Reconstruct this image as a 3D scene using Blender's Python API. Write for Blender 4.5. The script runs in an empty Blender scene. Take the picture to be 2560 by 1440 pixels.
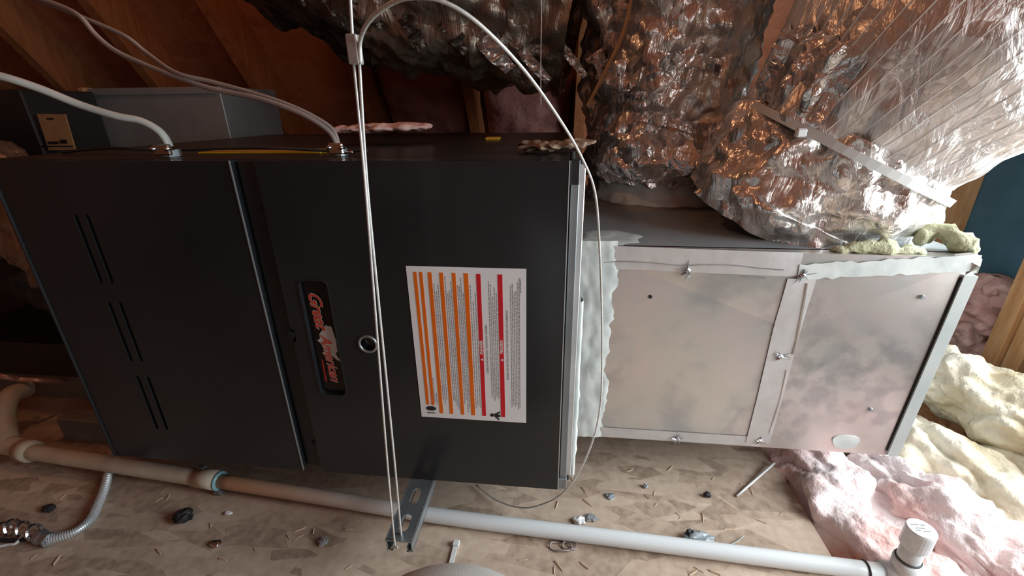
import bpy, bmesh, math, random
from mathutils import Vector, Matrix, noise
random.seed(7)
S = bpy.context.scene
C = S.collection
# ------------------------------------------------------------------ camera
H = 0.70                                   # eye height above the deck
F = 1106.18                                # focal length in px of a 2560 px wide frame
RW = ((0.99413453, 0.02988041, -0.10394086),
      (0.10757608, -0.37213328, 0.92192419),
      (-0.01113238, -0.92769822, -0.37316496))
cam = bpy.data.objects.new('camera', bpy.data.cameras.new('camera'))
C.objects.link(cam)
cam.data.sensor_width = 36; cam.data.lens = F / 2560 * 36
cam.data.clip_start = 0.02
m = Matrix.Identity(4)
for i in range(3):
    m[i][0] = RW[i][0]; m[i][1] = -RW[i][1]; m[i][2] = -RW[i][2]
m[2][3] = H
cam.matrix_world = m
S.camera = cam
# ------------------------------------------------------------------ light
S.view_settings.view_transform = 'Standard'
S.view_settings.look = 'None'
S.view_settings.gamma = 1
S.view_settings.use_curve_mapping = False
S.view_settings.exposure = 0.30
W = bpy.data.worlds.new('world'); S.world = W; W.use_nodes = True
W.node_tree.nodes['Background'].inputs[0].default_value = (0.75, 0.88, 1, 1)
W.node_tree.nodes['Background'].inputs[1].default_value = 1.0

def area(name, loc, target, sx, sy, power, col):
    l = bpy.data.lights.new(name, 'AREA'); l.shape = 'RECTANGLE'; l.size = sx; l.size_y = sy
    l.energy = power; l.color = col
    o = bpy.data.objects.new(name, l); C.objects.link(o)
    o.location = loc
    o.rotation_euler = (Vector(target) - Vector(loc)).to_track_quat('-Z', 'Y').to_euler()
    return o
area('window_daylight', (1.30, 0.40, 0.72), (0.2, 0.62, 0.40), 0.9, 0.9, 26, (0.88, 0.96, 1.0))
area('front_slope_fill', (0.55, -0.72, 0.92), (0.10, 0.9, 0.25), 0.5, 0.4, 1.6, (0.93, 0.97, 1.0))  # added fill lamp below the front slope, which has no opening
bl = bpy.data.lights.new('attic_bulb', 'POINT'); bl.energy = 3.6; bl.color = (1.0, 0.50, 0.25); bl.shadow_soft_size = 0.04
bo = bpy.data.objects.new('attic_bulb', bl); C.objects.link(bo); bo.location = (-0.70, 0.90, 1.55)

# ------------------------------------------------------------------ pixel rays
def ray(x, y):
    d = (x - 1280, y - 720, F)
    return Vector([sum(RW[i][j] * d[j] for j in range(3)) for i in range(3)])
def PY(x, y, Y):
    d = ray(x, y); return d * (Y / d.y) + Vector((0, 0, H))
def PZ(x, y, z):
    d = ray(x, y); return d * ((z - H) / d.z) + Vector((0, 0, H))

# ------------------------------------------------------------------ materials
def nodes(name):
    m = bpy.data.materials.new(name); m.use_nodes = True
    nt = m.node_tree; b = nt.nodes['Principled BSDF']
    return m, nt, b
def N(nt, t, **k):
    n = nt.nodes.new(t)
    for a, v in k.items():
        if a.startswith('i_'):
            n.inputs[int(a[2:]) if a[2:].isdigit() else a[2:].replace('_', ' ')].default_value = v
        else: setattr(n, a, v)
    return n
def coords(nt, scale=(1, 1, 1), rot=(0, 0, 0)):
    t = N(nt, 'ShaderNodeTexCoord'); mp = N(nt, 'ShaderNodeMapping')
    mp.inputs['Scale'].default_value = scale; mp.inputs['Rotation'].default_value = rot
    nt.links.new(t.outputs['Object'], mp.inputs['Vector']); return mp.outputs[0]
def ramp(nt, src, stops):
    r = N(nt, 'ShaderNodeValToRGB'); e = r.color_ramp.elements
    while len(e) < len(stops): e.new(0.5)
    for k, (p, c) in zip(e, stops): k.position = p; k.color = (*c, 1)
    nt.links.new(src, r.inputs[0]); return r.outputs[0]
def basic(name, col, col2=None, rough=0.6, metal=0.0, scale=12, bump=0.0, bscale=60, sc=(1, 1, 1), spec=0.5, lo=0.35, hi=0.65):
    m, nt, b = nodes(name)
    b.inputs['Roughness'].default_value = rough; b.inputs['Metallic'].default_value = metal
    b.inputs['Specular IOR Level'].default_value = spec
    v = coords(nt, sc)
    n = N(nt, 'ShaderNodeTexNoise'); n.inputs['Scale'].default_value = scale; n.inputs['Detail'].default_value = 6
    nt.links.new(v, n.inputs['Vector'])
    nt.links.new(ramp(nt, n.outputs[0], [(lo, col), (hi, col2 or col)]), b.inputs['Base Color'])
    if bump:
        n2 = N(nt, 'ShaderNodeTexNoise'); n2.inputs['Scale'].default_value = bscale; n2.inputs['Detail'].default_value = 5
        nt.links.new(v, n2.inputs['Vector'])
        bp = N(nt, 'ShaderNodeBump'); bp.inputs['Strength'].default_value = bump; bp.inputs['Distance'].default_value = 0.01
        nt.links.new(n2.outputs[0], bp.inputs['Height']); nt.links.new(bp.outputs[0], b.inputs['Normal'])
    return m
def foil_mat(name, col, rough, k1, k2, s1=22, s2=60, streak=(1, 1, 0.3)):
    m, nt, b = nodes(name)
    b.inputs['Base Color'].default_value = (*col, 1); b.inputs['Metallic'].default_value = 0.8
    v = coords(nt)
    nz = N(nt, 'ShaderNodeTexNoise'); nz.inputs['Scale'].default_value = 9; nz.inputs['Detail'].default_value = 3
    nt.links.new(v, nz.inputs['Vector'])
    mx = N(nt, 'ShaderNodeVectorMath', operation='MULTIPLY_ADD'); mx.inputs[1].default_value = (0.10,) * 3
    nt.links.new(nz.outputs['Color'], mx.inputs[0]); nt.links.new(v, mx.inputs[2])
    geo = N(nt, 'ShaderNodeNewGeometry'); cur = geo.outputs['Normal']
    for s, k in ((s1, k1), (s2, k2)):
        vo = N(nt, 'ShaderNodeTexVoronoi'); vo.inputs['Scale'].default_value = s
        nt.links.new(mx.outputs[0], vo.inputs['Vector'])
        sub = N(nt, 'ShaderNodeVectorMath', operation='SUBTRACT'); sub.inputs[1].default_value = (0.5,) * 3
        nt.links.new(vo.outputs['Color'], sub.inputs[0])
        ma = N(nt, 'ShaderNodeVectorMath', operation='MULTIPLY_ADD'); ma.inputs[1].default_value = (k,) * 3
        nt.links.new(sub.outputs[0], ma.inputs[0]); nt.links.new(cur, ma.inputs[2]); cur = ma.outputs[0]
    no = N(nt, 'ShaderNodeVectorMath', operation='NORMALIZE'); nt.links.new(cur, no.inputs[0])
    # fine creases: ridges of folded noise, stretched along the wrap
    vs = coords(nt, streak)
    n2 = N(nt, 'ShaderNodeTexNoise'); n2.inputs['Scale'].default_value = 30; n2.inputs['Detail'].default_value = 5; n2.inputs['Distortion'].default_value = 0.6
    nt.links.new(vs, n2.inputs['Vector'])
    rg = N(nt, 'ShaderNodeMath', operation='SUBTRACT'); rg.inputs[1].default_value = 0.5; nt.links.new(n2.outputs[0], rg.inputs[0])
    ab = N(nt, 'ShaderNodeMath', operation='ABSOLUTE'); nt.links.new(rg.outputs[0], ab.inputs[0])
    bp = N(nt, 'ShaderNodeBump'); bp.inputs['Strength'].default_value = 0.55; bp.inputs['Distance'].default_value = 0.02
    nt.links.new(ab.outputs[0], bp.inputs['Height']); nt.links.new(no.outputs[0], bp.inputs['Normal'])
    nt.links.new(bp.outputs[0], b.inputs['Normal'])
    mr = N(nt, 'ShaderNodeMapRange'); mr.inputs[3].default_value = rough * 0.7; mr.inputs[4].default_value = rough * 1.5
    nt.links.new(nz.outputs[0], mr.inputs[0]); nt.links.new(mr.outputs[0], b.inputs['Roughness'])
    return m
def osb_mat(name, dark, mid, light):
    m, nt, b = nodes(name)
    b.inputs['Roughness'].default_value = 0.62; b.inputs['Specular IOR Level'].default_value = 0.3
    cols = []
    for rot, sc, s in ((0.3, (1, 3.0, 1), 11), (1.35, (1, 3.4, 1), 14), (2.4, (1, 2.6, 1), 9)):
        v = coords(nt, sc, (0, 0, rot))
        vo = N(nt, 'ShaderNodeTexVoronoi'); vo.inputs['Scale'].default_value = s; vo.inputs['Randomness'].default_value = 1
        nt.links.new(v, vo.inputs['Vector']); cols.append(vo.outputs['Color'])
    sep = []
    for c in cols:
        x = N(nt, 'ShaderNodeSeparateColor'); nt.links.new(c, x.inputs[0]); sep.append(x)
    # flakes lie over each other: where a flake's own random number is high it shows
    cur = sep[0].outputs[0]
    for x in sep[1:]:
        gt = N(nt, 'ShaderNodeMath', operation='GREATER_THAN'); gt.inputs[1].default_value = 0.58
        nt.links.new(x.outputs[1], gt.inputs[0])
        mi = N(nt, 'ShaderNodeMix'); nt.links.new(gt.outputs[0], mi.inputs[0])
        nt.links.new(cur, mi.inputs[2]); nt.links.new(x.outputs[0], mi.inputs[3]); cur = mi.outputs[0]
    v = coords(nt)
    nz = N(nt, 'ShaderNodeTexNoise'); nz.inputs['Scale'].default_value = 60; nz.inputs['Detail'].default_value = 3; nt.links.new(v, nz.inputs['Vector'])
    n3 = N(nt, 'ShaderNodeTexNoise'); n3.inputs['Scale'].default_value = 4; n3.inputs['Detail'].default_value = 4; nt.links.new(v, n3.inputs['Vector'])
    a1 = N(nt, 'ShaderNodeMath', operation='MULTIPLY_ADD'); a1.inputs[1].default_value = 0.62
    nt.links.new(cur, a1.inputs[0]); nt.links.new(nz.outputs[0], a1.inputs[2])
    a2 = N(nt, 'ShaderNodeMath', operation='MULTIPLY_ADD'); a2.inputs[1].default_value = 0.55
    nt.links.new(n3.outputs[0], a2.inputs[0]); nt.links.new(a1.outputs[0], a2.inputs[2])
    mr = N(nt, 'ShaderNodeMapRange'); mr.inputs[1].default_value = 0.55; mr.inputs[2].default_value = 1.6
    nt.links.new(a2.outputs[0], mr.inputs[0])
    nt.links.new(ramp(nt, mr.outputs[0], [(0.0, dark), (0.45, mid), (1.0, light)]), b.inputs['Base Color'])
    bp = N(nt, 'ShaderNodeBump'); bp.inputs['Strength'].default_value = 0.35; bp.inputs['Distance'].default_value = 0.004
    nt.links.new(cur, bp.inputs['Height']); nt.links.new(bp.outputs[0], b.inputs['Normal'])
    return m
def wood_mat(name, a, c, sc=(6, 6, 1.0), rough=0.65):
    return basic(name, a, c, rough=rough, scale=9, sc=sc, bump=0.15, bscale=20, spec=0.25)

M = {}
M['osb'] = osb_mat('osb_deck', (0.25, 0.18, 0.13), (0.47, 0.355, 0.27), (0.64, 0.51, 0.40))
M['osb_roof'] = osb_mat('osb_roof', (0.40, 0.15, 0.08), (0.50, 0.20, 0.11), (0.58, 0.26, 0.15))
M['rafter'] = wood_mat('rafter_wood', (0.36, 0.13, 0.05), (0.46, 0.19, 0.08))
M['stud'] = wood_mat('stud_wood', (0.50, 0.25, 0.10), (0.66, 0.40, 0.20))
M['wrap'] = basic('blue_sheathing', (0.055, 0.15, 0.21), (0.075, 0.18, 0.25), rough=0.7, bump=0.05)
M['drywall'] = basic('drywall', (0.55, 0.52, 0.47), (0.62, 0.58, 0.52), rough=0.9)
M['door'] = basic('charcoal_enamel', (0.016, 0.018, 0.021), (0.023, 0.025, 0.028), rough=0.24, scale=5, bump=0.012, bscale=420, spec=0.5)
M['casing'] = basic('black_enamel', (0.014, 0.015, 0.017), (0.02, 0.021, 0.023), rough=0.35, scale=6, bump=0.015, bscale=300)
M['dark'] = basic('dark_cavity', (0.006, 0.006, 0.006), rough=0.8)
M['edge'] = basic('bare_steel_edge', (0.62, 0.66, 0.68), (0.75, 0.78, 0.8), rough=0.4, metal=0.6)
M['flange'] = basic('grey_steel', (0.22, 0.24, 0.25), (0.28, 0.30, 0.31), rough=0.45, metal=0.5)
M['galv'] = basic('galvanised_sheet', (0.50, 0.50, 0.49), (0.72, 0.71, 0.69), rough=0.43, metal=0.8, scale=9, bump=0.02, bscale=35, lo=0.3, hi=0.7)
def galv_mat():
    m, nt, b = nodes('galvanised_sheet'); b.inputs['Metallic'].default_value = 0.8; b.inputs['Roughness'].default_value = 0.36
    v = coords(nt); outs = []
    for sc, det in ((7, 6), (2.6, 3), (60, 5), (26, 6)):
        n = N(nt, 'ShaderNodeTexNoise'); n.inputs['Scale'].default_value = sc; n.inputs['Detail'].default_value = det; nt.links.new(v, n.inputs['Vector']); outs.append(n.outputs[0])
    c1 = ramp(nt, outs[0], [(0.30, (0.46, 0.47, 0.48)), (0.45, (0.66, 0.65, 0.62)), (0.58, (0.72, 0.66, 0.64)), (0.72, (0.60, 0.63, 0.62))])
    mk = ramp(nt, outs[1], [(0.50, (0, 0, 0)), (0.62, (1, 1, 1))]); sp = ramp(nt, outs[3], [(0.44, (0, 0, 0)), (0.60, (1, 1, 1))])
    ml = N(nt, 'ShaderNodeMath', operation='MULTIPLY'); nt.links.new(mk, ml.inputs[0]); nt.links.new(sp, ml.inputs[1])
    m2 = N(nt, 'ShaderNodeMath', operation='MULTIPLY'); m2.inputs[1].default_value = 0.55; nt.links.new(ml.outputs[0], m2.inputs[0])
    mx = N(nt, 'ShaderNodeMix', data_type='RGBA'); nt.links.new(m2.outputs[0], mx.inputs[0]); nt.links.new(c1, mx.inputs[6]); mx.inputs[7].default_value = (0.30, 0.31, 0.33, 1)
    nt.links.new(mx.outputs[2], b.inputs['Base Color'])
    bp = N(nt, 'ShaderNodeBump'); bp.inputs['Strength'].default_value = 0.03; bp.inputs['Distance'].default_value = 0.01
    nt.links.new(outs[3], bp.inputs['Height']); nt.links.new(bp.outputs[0], b.inputs['Normal']); return m
M['galv'] = galv_mat()
M['cleat'] = basic('zinc_cleat', (0.50, 0.56, 0.55), (0.60, 0.65, 0.63), rough=0.5, metal=0.25)
M['galv_dull'] = basic('dull_galvanised', (0.30, 0.34, 0.36), (0.40, 0.44, 0.46), rough=0.55, metal=0.5, scale=6)
M['zinc'] = basic('zinc_strut', (0.36, 0.42, 0.45), (0.50, 0.56, 0.58), rough=0.34, metal=0.85, scale=20)
M['bright'] = basic('bright_zinc', (0.68, 0.7, 0.72), (0.8, 0.82, 0.84), rough=0.22, metal=1.0)
M['tape'] = basic('foil_tape', (0.62, 0.60, 0.59), (0.70, 0.68, 0.67), rough=0.48, metal=0.55, scale=30, bump=0.08, bscale=40)
M['mastic'] = basic('grey_mastic', (0.52, 0.56, 0.54), (0.70, 0.73, 0.70), rough=0.40, scale=22, bump=0.12, bscale=28)
M['mastic_dirty'] = basic('dirty_mastic', (0.16, 0.15, 0.14), (0.34, 0.32, 0.29), rough=0.6, scale=10, bump=0.4, bscale=24)
M['foil'] = foil_mat('crumpled_foil', (0.84, 0.80, 0.76), 0.23, 0.45, 0.40, 13, 44)
M['foil_bright'] = foil_mat('bright_crumpled_foil', (0.90, 0.90, 0.89), 0.17, 0.95, 0.6, 17, 46, (1, 1, 0.6))
M['foil_smooth'] = foil_mat('stretched_foil', (0.80, 0.76, 0.73), 0.34, 0.16, 0.22, 9, 55)
M['foil_dark'] = foil_mat('shaded_foil', (0.13, 0.105, 0.085), 0.42, 0.45, 0.3, 10, 30)  # same foil with shade put into its base colour
M['foil_brown'] = foil_mat('brown_foil', (0.40, 0.34, 0.28), 0.34, 0.42, 0.28, 11, 34)  # darker, browner version of the foil
M['thread'] = basic('scrim_thread', (0.9, 0.9, 0.88), rough=0.35)
M['strap'] = basic('white_nylon', (0.66, 0.68, 0.67), (0.74, 0.75, 0.73), rough=0.38)
M['pvc'] = basic('white_pvc', (0.66, 0.70, 0.72), (0.78, 0.80, 0.80), rough=0.32, scale=16, sc=(1, 6, 6))
M['pvc_orange'] = basic('orange_white_pvc', (0.55, 0.27, 0.12), (0.62, 0.60, 0.57), rough=0.36, scale=7, sc=(1, 2, 2))
def pvc_orange_mat():  # orange at the left end, fading to white along the pipe
    m, nt, b = nodes('orange_white_pvc'); b.inputs['Roughness'].default_value = 0.36
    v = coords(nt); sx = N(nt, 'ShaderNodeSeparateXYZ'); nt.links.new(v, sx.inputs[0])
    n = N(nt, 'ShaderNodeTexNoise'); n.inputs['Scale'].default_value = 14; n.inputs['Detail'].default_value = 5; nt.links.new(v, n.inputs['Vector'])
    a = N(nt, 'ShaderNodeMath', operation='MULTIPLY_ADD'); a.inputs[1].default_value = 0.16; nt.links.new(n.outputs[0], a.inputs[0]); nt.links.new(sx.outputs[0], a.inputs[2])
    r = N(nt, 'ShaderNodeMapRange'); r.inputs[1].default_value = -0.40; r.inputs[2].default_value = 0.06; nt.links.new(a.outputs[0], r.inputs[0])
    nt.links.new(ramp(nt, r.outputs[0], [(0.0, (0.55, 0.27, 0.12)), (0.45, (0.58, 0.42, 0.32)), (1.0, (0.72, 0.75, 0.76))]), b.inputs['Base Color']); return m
M['pvc_orange'] = pvc_orange_mat()
M['cream'] = basic('cream_pvc', (0.62, 0.55, 0.42), (0.72, 0.65, 0.52), rough=0.5, scale=18, bump=0.1)
M['blue'] = basic('blue_pipe_glue', (0.25, 0.55, 0.66), (0.4, 0.68, 0.76), rough=0.3)
M['nm'] = basic('white_cable_sheath', (0.40, 0.42, 0.39), (0.48, 0.48, 0.45), rough=0.5)
M['nm2'] = basic('grey_cable_sheath', (0.26, 0.21, 0.19), (0.34, 0.28, 0.26), rough=0.5)
M['wire'] = basic('steel_cable', (0.60, 0.60, 0.58), (0.74, 0.74, 0.71), rough=0.4, metal=0.4, scale=300)
M['alu'] = basic('aluminium_ferrule', (0.42, 0.38, 0.36), (0.52, 0.48, 0.46), rough=0.45, metal=0.5)
M['label'] = basic('label_paper', (0.78, 0.78, 0.79), (0.82, 0.82, 0.83), rough=0.4)
M['orange'] = basic('orange_ink', (0.78, 0.14, 0.004), (0.82, 0.16, 0.006), rough=0.4)
M['red'] = basic('red_ink', (0.60, 0.010, 0.02), (0.64, 0.013, 0.024), rough=0.4)
M['ink'] = basic('black_ink', (0.015, 0.015, 0.017), rough=0.5)
M['greyink'] = basic('fine_print_ink', (0.30, 0.30, 0.31), rough=0.5)
M['white'] = basic('white_ink', (0.75, 0.75, 0.74), rough=0.45)
M['badge'] = basic('black_badge', (0.008, 0.008, 0.009), rough=0.18)
M['badgered'] = basic('badge_red', (0.62, 0.05, 0.025), rough=0.35)
M['badgewhite'] = basic('badge_white', (0.52, 0.50, 0.47), rough=0.4)
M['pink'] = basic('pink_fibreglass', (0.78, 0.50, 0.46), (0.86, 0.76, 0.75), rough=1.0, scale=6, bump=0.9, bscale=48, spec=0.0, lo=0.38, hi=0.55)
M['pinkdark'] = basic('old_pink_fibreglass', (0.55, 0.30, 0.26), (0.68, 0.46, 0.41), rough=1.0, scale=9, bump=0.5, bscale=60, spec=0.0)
M['pinkroof'] = basic('dark_pink_roof_batt', (0.34, 0.14, 0.12), (0.50, 0.25, 0.22), rough=1.0, scale=9, bump=0.5, bscale=60, spec=0.0)  # deeper pink than the batts by the deck
M['yellow'] = basic('yellow_fibreglass', (0.62, 0.53, 0.36), (0.84, 0.78, 0.64), rough=1.0, scale=10, bump=1.0, bscale=42, spec=0.0, lo=0.36, hi=0.58)
M['lining'] = basic('duct_lining', (0.42, 0.42, 0.26), (0.60, 0.60, 0.42), rough=1.0, scale=40, bump=0.6, bscale=120, spec=0.0)
M['trousers'] = basic('khaki_cloth', (0.42, 0.41, 0.385), (0.48, 0.47, 0.44), rough=0.9, scale=30, bump=0.12, bscale=900, spec=0.15)
M['boot'] = basic('brown_leather', (0.08, 0.05, 0.03), (0.1, 0.065, 0.04), rough=0.5)
M['card'] = basic('tan_card', (0.42, 0.24, 0.11), (0.52, 0.32, 0.16), rough=0.7, scale=20)
M['yellowtag'] = basic('yellow_tag', (0.50, 0.28, 0.02), (0.58, 0.34, 0.03), rough=0.4)
M['blackbox'] = basic('black_cabinet', (0.012, 0.011, 0.011), (0.022, 0.02, 0.019), rough=0.5)
M['greybeam'] = basic('grey_beam', (0.17, 0.16, 0.145), (0.22, 0.21, 0.19), rough=0.7, scale=20)
M['copper'] = basic('pale_copper', (0.62, 0.36, 0.28), (0.7, 0.44, 0.36), rough=0.35, metal=0.5)
M['scrap'] = basic('dusty_scrap', (0.20, 0.13, 0.09), (0.34, 0.24, 0.17), rough=1.0, scale=30, bump=0.4, spec=0.1)
M['rust'] = basic('rusty_strap', (0.40, 0.17, 0.06), (0.48, 0.22, 0.09), rough=0.6)
M['rubber'] = basic('black_rubber', (0.012, 0.012, 0.013), (0.03, 0.03, 0.032), rough=0.6)
M['glass'] = basic('sight_glass', (0.02, 0.02, 0.02), rough=0.05)
M['splinter'] = basic('wood_splinter', (0.42, 0.28, 0.18), (0.62, 0.47, 0.34), rough=0.8)
M['lint'] = basic('grey_lint', (0.22, 0.22, 0.22), (0.34, 0.34, 0.34), rough=0.9)

# ------------------------------------------------------------------ mesh helpers
ORG = {}
def finish(name, bm, mat, parent=None, smooth=False, origin=None):
    if parent is not None: o0 = ORG[parent.name]
    elif origin is not None: o0 = Vector(origin)
    else:
        bx = [v.co for v in bm.verts]
        o0 = Vector(((min(v.x for v in bx) + max(v.x for v in bx)) / 2, (min(v.y for v in bx) + max(v.y for v in bx)) / 2, min(v.z for v in bx)))
    bmesh.ops.recalc_face_normals(bm, faces=bm.faces)
    bmesh.ops.translate(bm, verts=bm.verts, vec=-o0)
    me = bpy.data.meshes.new(name); bm.to_mesh(me); bm.free()
    if smooth:
        for p in me.polygons: p.use_smooth = True
    me.materials.append(mat if not isinstance(mat, str) else M[mat])
    o = bpy.data.objects.new(name, me); C.objects.link(o)
    if parent is not None: o.parent = parent
    else: o.location = o0
    ORG[o.name] = o0
    return o
def tag(o, label, cat, group=None, kind=None):
    o['label'] = label; o['category'] = cat
    if group: o['group'] = group
    if kind: o['kind'] = kind
    return o
def thing(name, loc, label, cat, group=None):
    o = bpy.data.objects.new(name, None); C.objects.link(o); o.location = loc
    o.empty_display_size = 0.05; ORG[o.name] = Vector(loc)
    return tag(o, label, cat, group)
def struct(o): o['kind'] = 'structure'; return o
def srt(name, loc):
    o = bpy.data.objects.new(name, None); C.objects.link(o); o.location = loc; ORG[o.name] = Vector(loc)
    o['kind'] = 'structure'; return o
def box(bm, x0, x1, y0, y1, z0, z1, bev=0.0, seg=1):
    r = bmesh.ops.create_cube(bm, size=1.0)
    vs = r['verts']
    for v in vs:
        v.co = Vector((x0 if v.co.x < 0 else x1, y0 if v.co.y < 0 else y1, z0 if v.co.z < 0 else z1))
    if bev:
        es = {e for v in vs for e in v.link_edges}
        bmesh.ops.bevel(bm, geom=list(es), offset=bev, segments=seg, affect='EDGES', profile=0.5)
def boxo(name, mat, parent, *a, **k):
    bm = bmesh.new(); box(bm, *a, **k); return finish(name, bm, mat, parent)
def smooth_path(pts, n=8):
    """Catmull-Rom through points"""
    P = [Vector(p) for p in pts]
    if len(P) < 3: 
        return [P[0].lerp(P[-1], i / n) for i in range(n + 1)]
    Q = [P[0] * 2 - P[1]] + P + [P[-1] * 2 - P[-2]]
    out = []
    for i in range(1, len(Q) - 2):
        a, b, c, d = Q[i - 1:i + 3]
        for k in range(n):
            t = k / n
            out.append(0.5 * ((2 * b) + (c - a) * t + (2 * a - 5 * b + 4 * c - d) * t * t + (3 * b - a - 3 * c + d) * t ** 3))
    out.append(P[-1]); return out
def frames(path, up=None):
    T = []
    for i in range(len(path)):
        a = path[max(i - 1, 0)]; b = path[min(i + 1, len(path) - 1)]
        T.append((b - a).normalized())
    u = up or (Vector((0, 0, 1)) if abs(T[0].z) < 0.9 else Vector((0, -1, 0)))
    fr = []
    for t in T:
        u = (u - t * u.dot(t)).normalized(); fr.append((t, u, t.cross(u)))
    return fr
def tube(bm, path, rad, seg=10, cap=True, flat=1.0, up=None, disp=None):
    fr = frames(path, up); rings = []
    for i, p in enumerate(path):
        r = rad[i] if isinstance(rad, (list, tuple)) else rad
        t, u, w = fr[i]; ring = []
        for k in range(seg):
            a = 2 * math.pi * k / seg
            d = u * math.cos(a) * flat + w * math.sin(a)
            q = p + d * r
            if disp: q = q + d * disp(q, i, a)
            ring.append(bm.verts.new(q))
        rings.append(ring)
    for i in range(len(rings) - 1):
        for k in range(seg):
            bm.faces.new((rings[i][k], rings[i][(k + 1) % seg], rings[i + 1][(k + 1) % seg], rings[i + 1][k]))
    if cap:
        bm.faces.new(rings[0]); bm.faces.new(rings[-1])
    return rings
def tubeo(name, mat, parent, pts, rad, seg=10, n=8, smooth=True, **k):
    bm = bmesh.new(); tube(bm, smooth_path(pts, n), rad, seg, **k); return finish(name, bm, mat, parent, smooth=smooth)
def plate(bm, outer, holes, to3, th):
    """flat plate with holes: outlines in 2D, to3 maps (u,v,depth) to 3D"""
    es = []
    for loop in [outer] + holes:
        vs = [bm.verts.new(to3(u, v, 0)) for u, v in loop]
        es += [bm.edges.new((vs[i], vs[(i + 1) % len(vs)])) for i in range(len(vs))]
    r = bmesh.ops.triangle_fill(bm, edges=es, use_beauty=True)
    fs = [g for g in r['geom'] if isinstance(g, bmesh.types.BMFace)]
    e = bmesh.ops.extrude_face_region(bm, geom=fs)
    vec = Vector(to3(0, 0, th)) - Vector(to3(0, 0, 0))
    bmesh.ops.translate(bm, verts=[g for g in e['geom'] if isinstance(g, bmesh.types.BMVert)], vec=vec)
def rrect(x0, x1, z0, z1, r, n=4):
    out = []
    for cx, cz, a0 in ((x1 - r, z1 - r, 0), (x0 + r, z1 - r, 90), (x0 + r, z0 + r, 180), (x1 - r, z0 + r, 270)):
        for k in range(n + 1):
            a = math.radians(a0 + 90 * k / n); out.append((cx + r * math.cos(a), cz + r * math.sin(a)))
    return out
def circle2(cx, cz, r, n=20): return [(cx + r * math.cos(2 * math.pi * k / n), cz + r * math.sin(2 * math.pi * k / n)) for k in range(n)]
def fbm(p, s, o=4): return noise.fractal(Vector(p) * s, 1.0, 2.0, o)
def text_mesh(bm, s, size, to3, shear=0.0, bold=0.0, spacing=1.0):
    cu = bpy.data.curves.new('t', 'FONT'); cu.body = s; cu.size = size; cu.align_x = 'CENTER'; cu.align_y = 'CENTER'
    cu.shear = shear; cu.offset = bold; cu.space_character = spacing; cu.resolution_u = 3
    o = bpy.data.objects.new('t', cu); C.objects.link(o)
    dg = bpy.context.evaluated_depsgraph_get()
    me = bpy.data.meshes.new_from_object(o.evaluated_get(dg))
    b2 = bmesh.new(); b2.from_mesh(me)
    mp = {v: bm.verts.new(to3(v.co.x, v.co.y)) for v in b2.verts}
    for f in b2.faces:
        try: bm.faces.new([mp[v] for v in f.verts])
        except ValueError: pass
    b2.free(); bpy.data.objects.remove(o); bpy.data.curves.remove(cu); bpy.data.meshes.remove(me)

# ------------------------------------------------------------------ the attic shell
FX = 0.47                                   # edge of the OSB deck
fl = srt('floor', (-1.0, 0.6, 0.0))
for (x0, x1, y0, y1) in ((-2.6, -1.4505, -1.6, 0.898), (-1.4495, FX, -1.6, 0.898), (-2.6, -0.8285, 0.899, 2.5), (-0.8275, FX, 0.899, 2.5)):
    boxo('osb_panel', 'osb', fl, x0, x1, y0, y1, -0.018, 0.0, bev=0.0015)
for x in (-2.2, -1.8, -1.4, -1.0, -0.6, -0.2, 0.2, FX - 0.02):
    boxo('joist', 'rafter', fl, x - 0.019, x + 0.019, -1.6, 2.5, -0.16, -0.018)
ce = srt('floor_drywall', (0.8, 0.4, -0.18))
boxo('drywall_panel', 'drywall', ce, FX, 1.4, -1.6, 2.5, -0.18, -0.165)
# roof: two slopes meeting over the furnace
TH = math.radians(54); RY0 = 2.45
ridge_y, ridge_z = 0.45, (RY0 - 0.45) * math.tan(TH)
def slope_pt(x, s, off, back=True):
    """point on the slope: s up along the rafter from the foot, off inward"""
    y = RY0 - s * math.cos(TH) - off * math.sin(TH); z = s * math.sin(TH) - off * math.cos(TH)
    if not back: y = 2 * ridge_y - y
    return Vector((x, y, z))
SL = (RY0 - ridge_y) / math.cos(TH)
def slope_box(x0, x1, s0, s1, o0, o1, back):
    bm = bmesh.new(); v = []
    for x in (x0, x1):
        for s in (s0, s1):
            for o in (o0, o1): v.append(bm.verts.new(slope_pt(x, s, o, back)))
    for q in ((0, 1, 3, 2), (4, 6, 7, 5), (0, 4, 5, 1), (2, 3, 7, 6), (0, 2, 6, 4), (1, 5, 7, 3)): bm.faces.new([v[i] for i in q])
    return bm
for nm, back in (('ceiling_back', True), ('ceiling_front', False)):
    r = srt(nm, (0, RY0 if back else 2 * ridge_y - RY0, 0))
    for k in range(3):
        finish('roof_panel', slope_box(-2.6, 1.2, SL * k / 3, SL * (k + 1) / 3, -0.015, 0.0, back), 'osb_roof', r)
    for k in range(10):
        x = -2.37 + k * 0.405
        if x > 1.19: continue
        finish('rafter', slope_box(x - 0.019, x + 0.019, 0, SL, 0.0, 0.14, back), 'rafter', r)
wl = srt('wall_left', (-2.62, 0.5, 0))
boxo('wall_panel', 'osb_roof', wl, -2.62, -2.6, -1.7, 2.6, -0.18, 3.0)
wr = srt('wall_right', (1.16, 0.5, 0))
WY0, WY1, WZ0, WZ1 = -0.10, 0.92, 0.24, 1.20          # window opening in the gable wall
boxo('wall_panel', 'wrap', wr, 1.15, 1.165, WY1, 2.6, -0.18, 3.0)
boxo('wall_panel', 'wrap', wr, 1.15, 1.165, -1.7, WY0, -0.18, 3.0)
boxo('wall_panel', 'wrap', wr, 1.15, 1.165, WY0, WY1, -0.18, WZ0)
boxo('wall_panel', 'wrap', wr, 1.15, 1.165, WY0, WY1, WZ1, 3.0)
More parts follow.
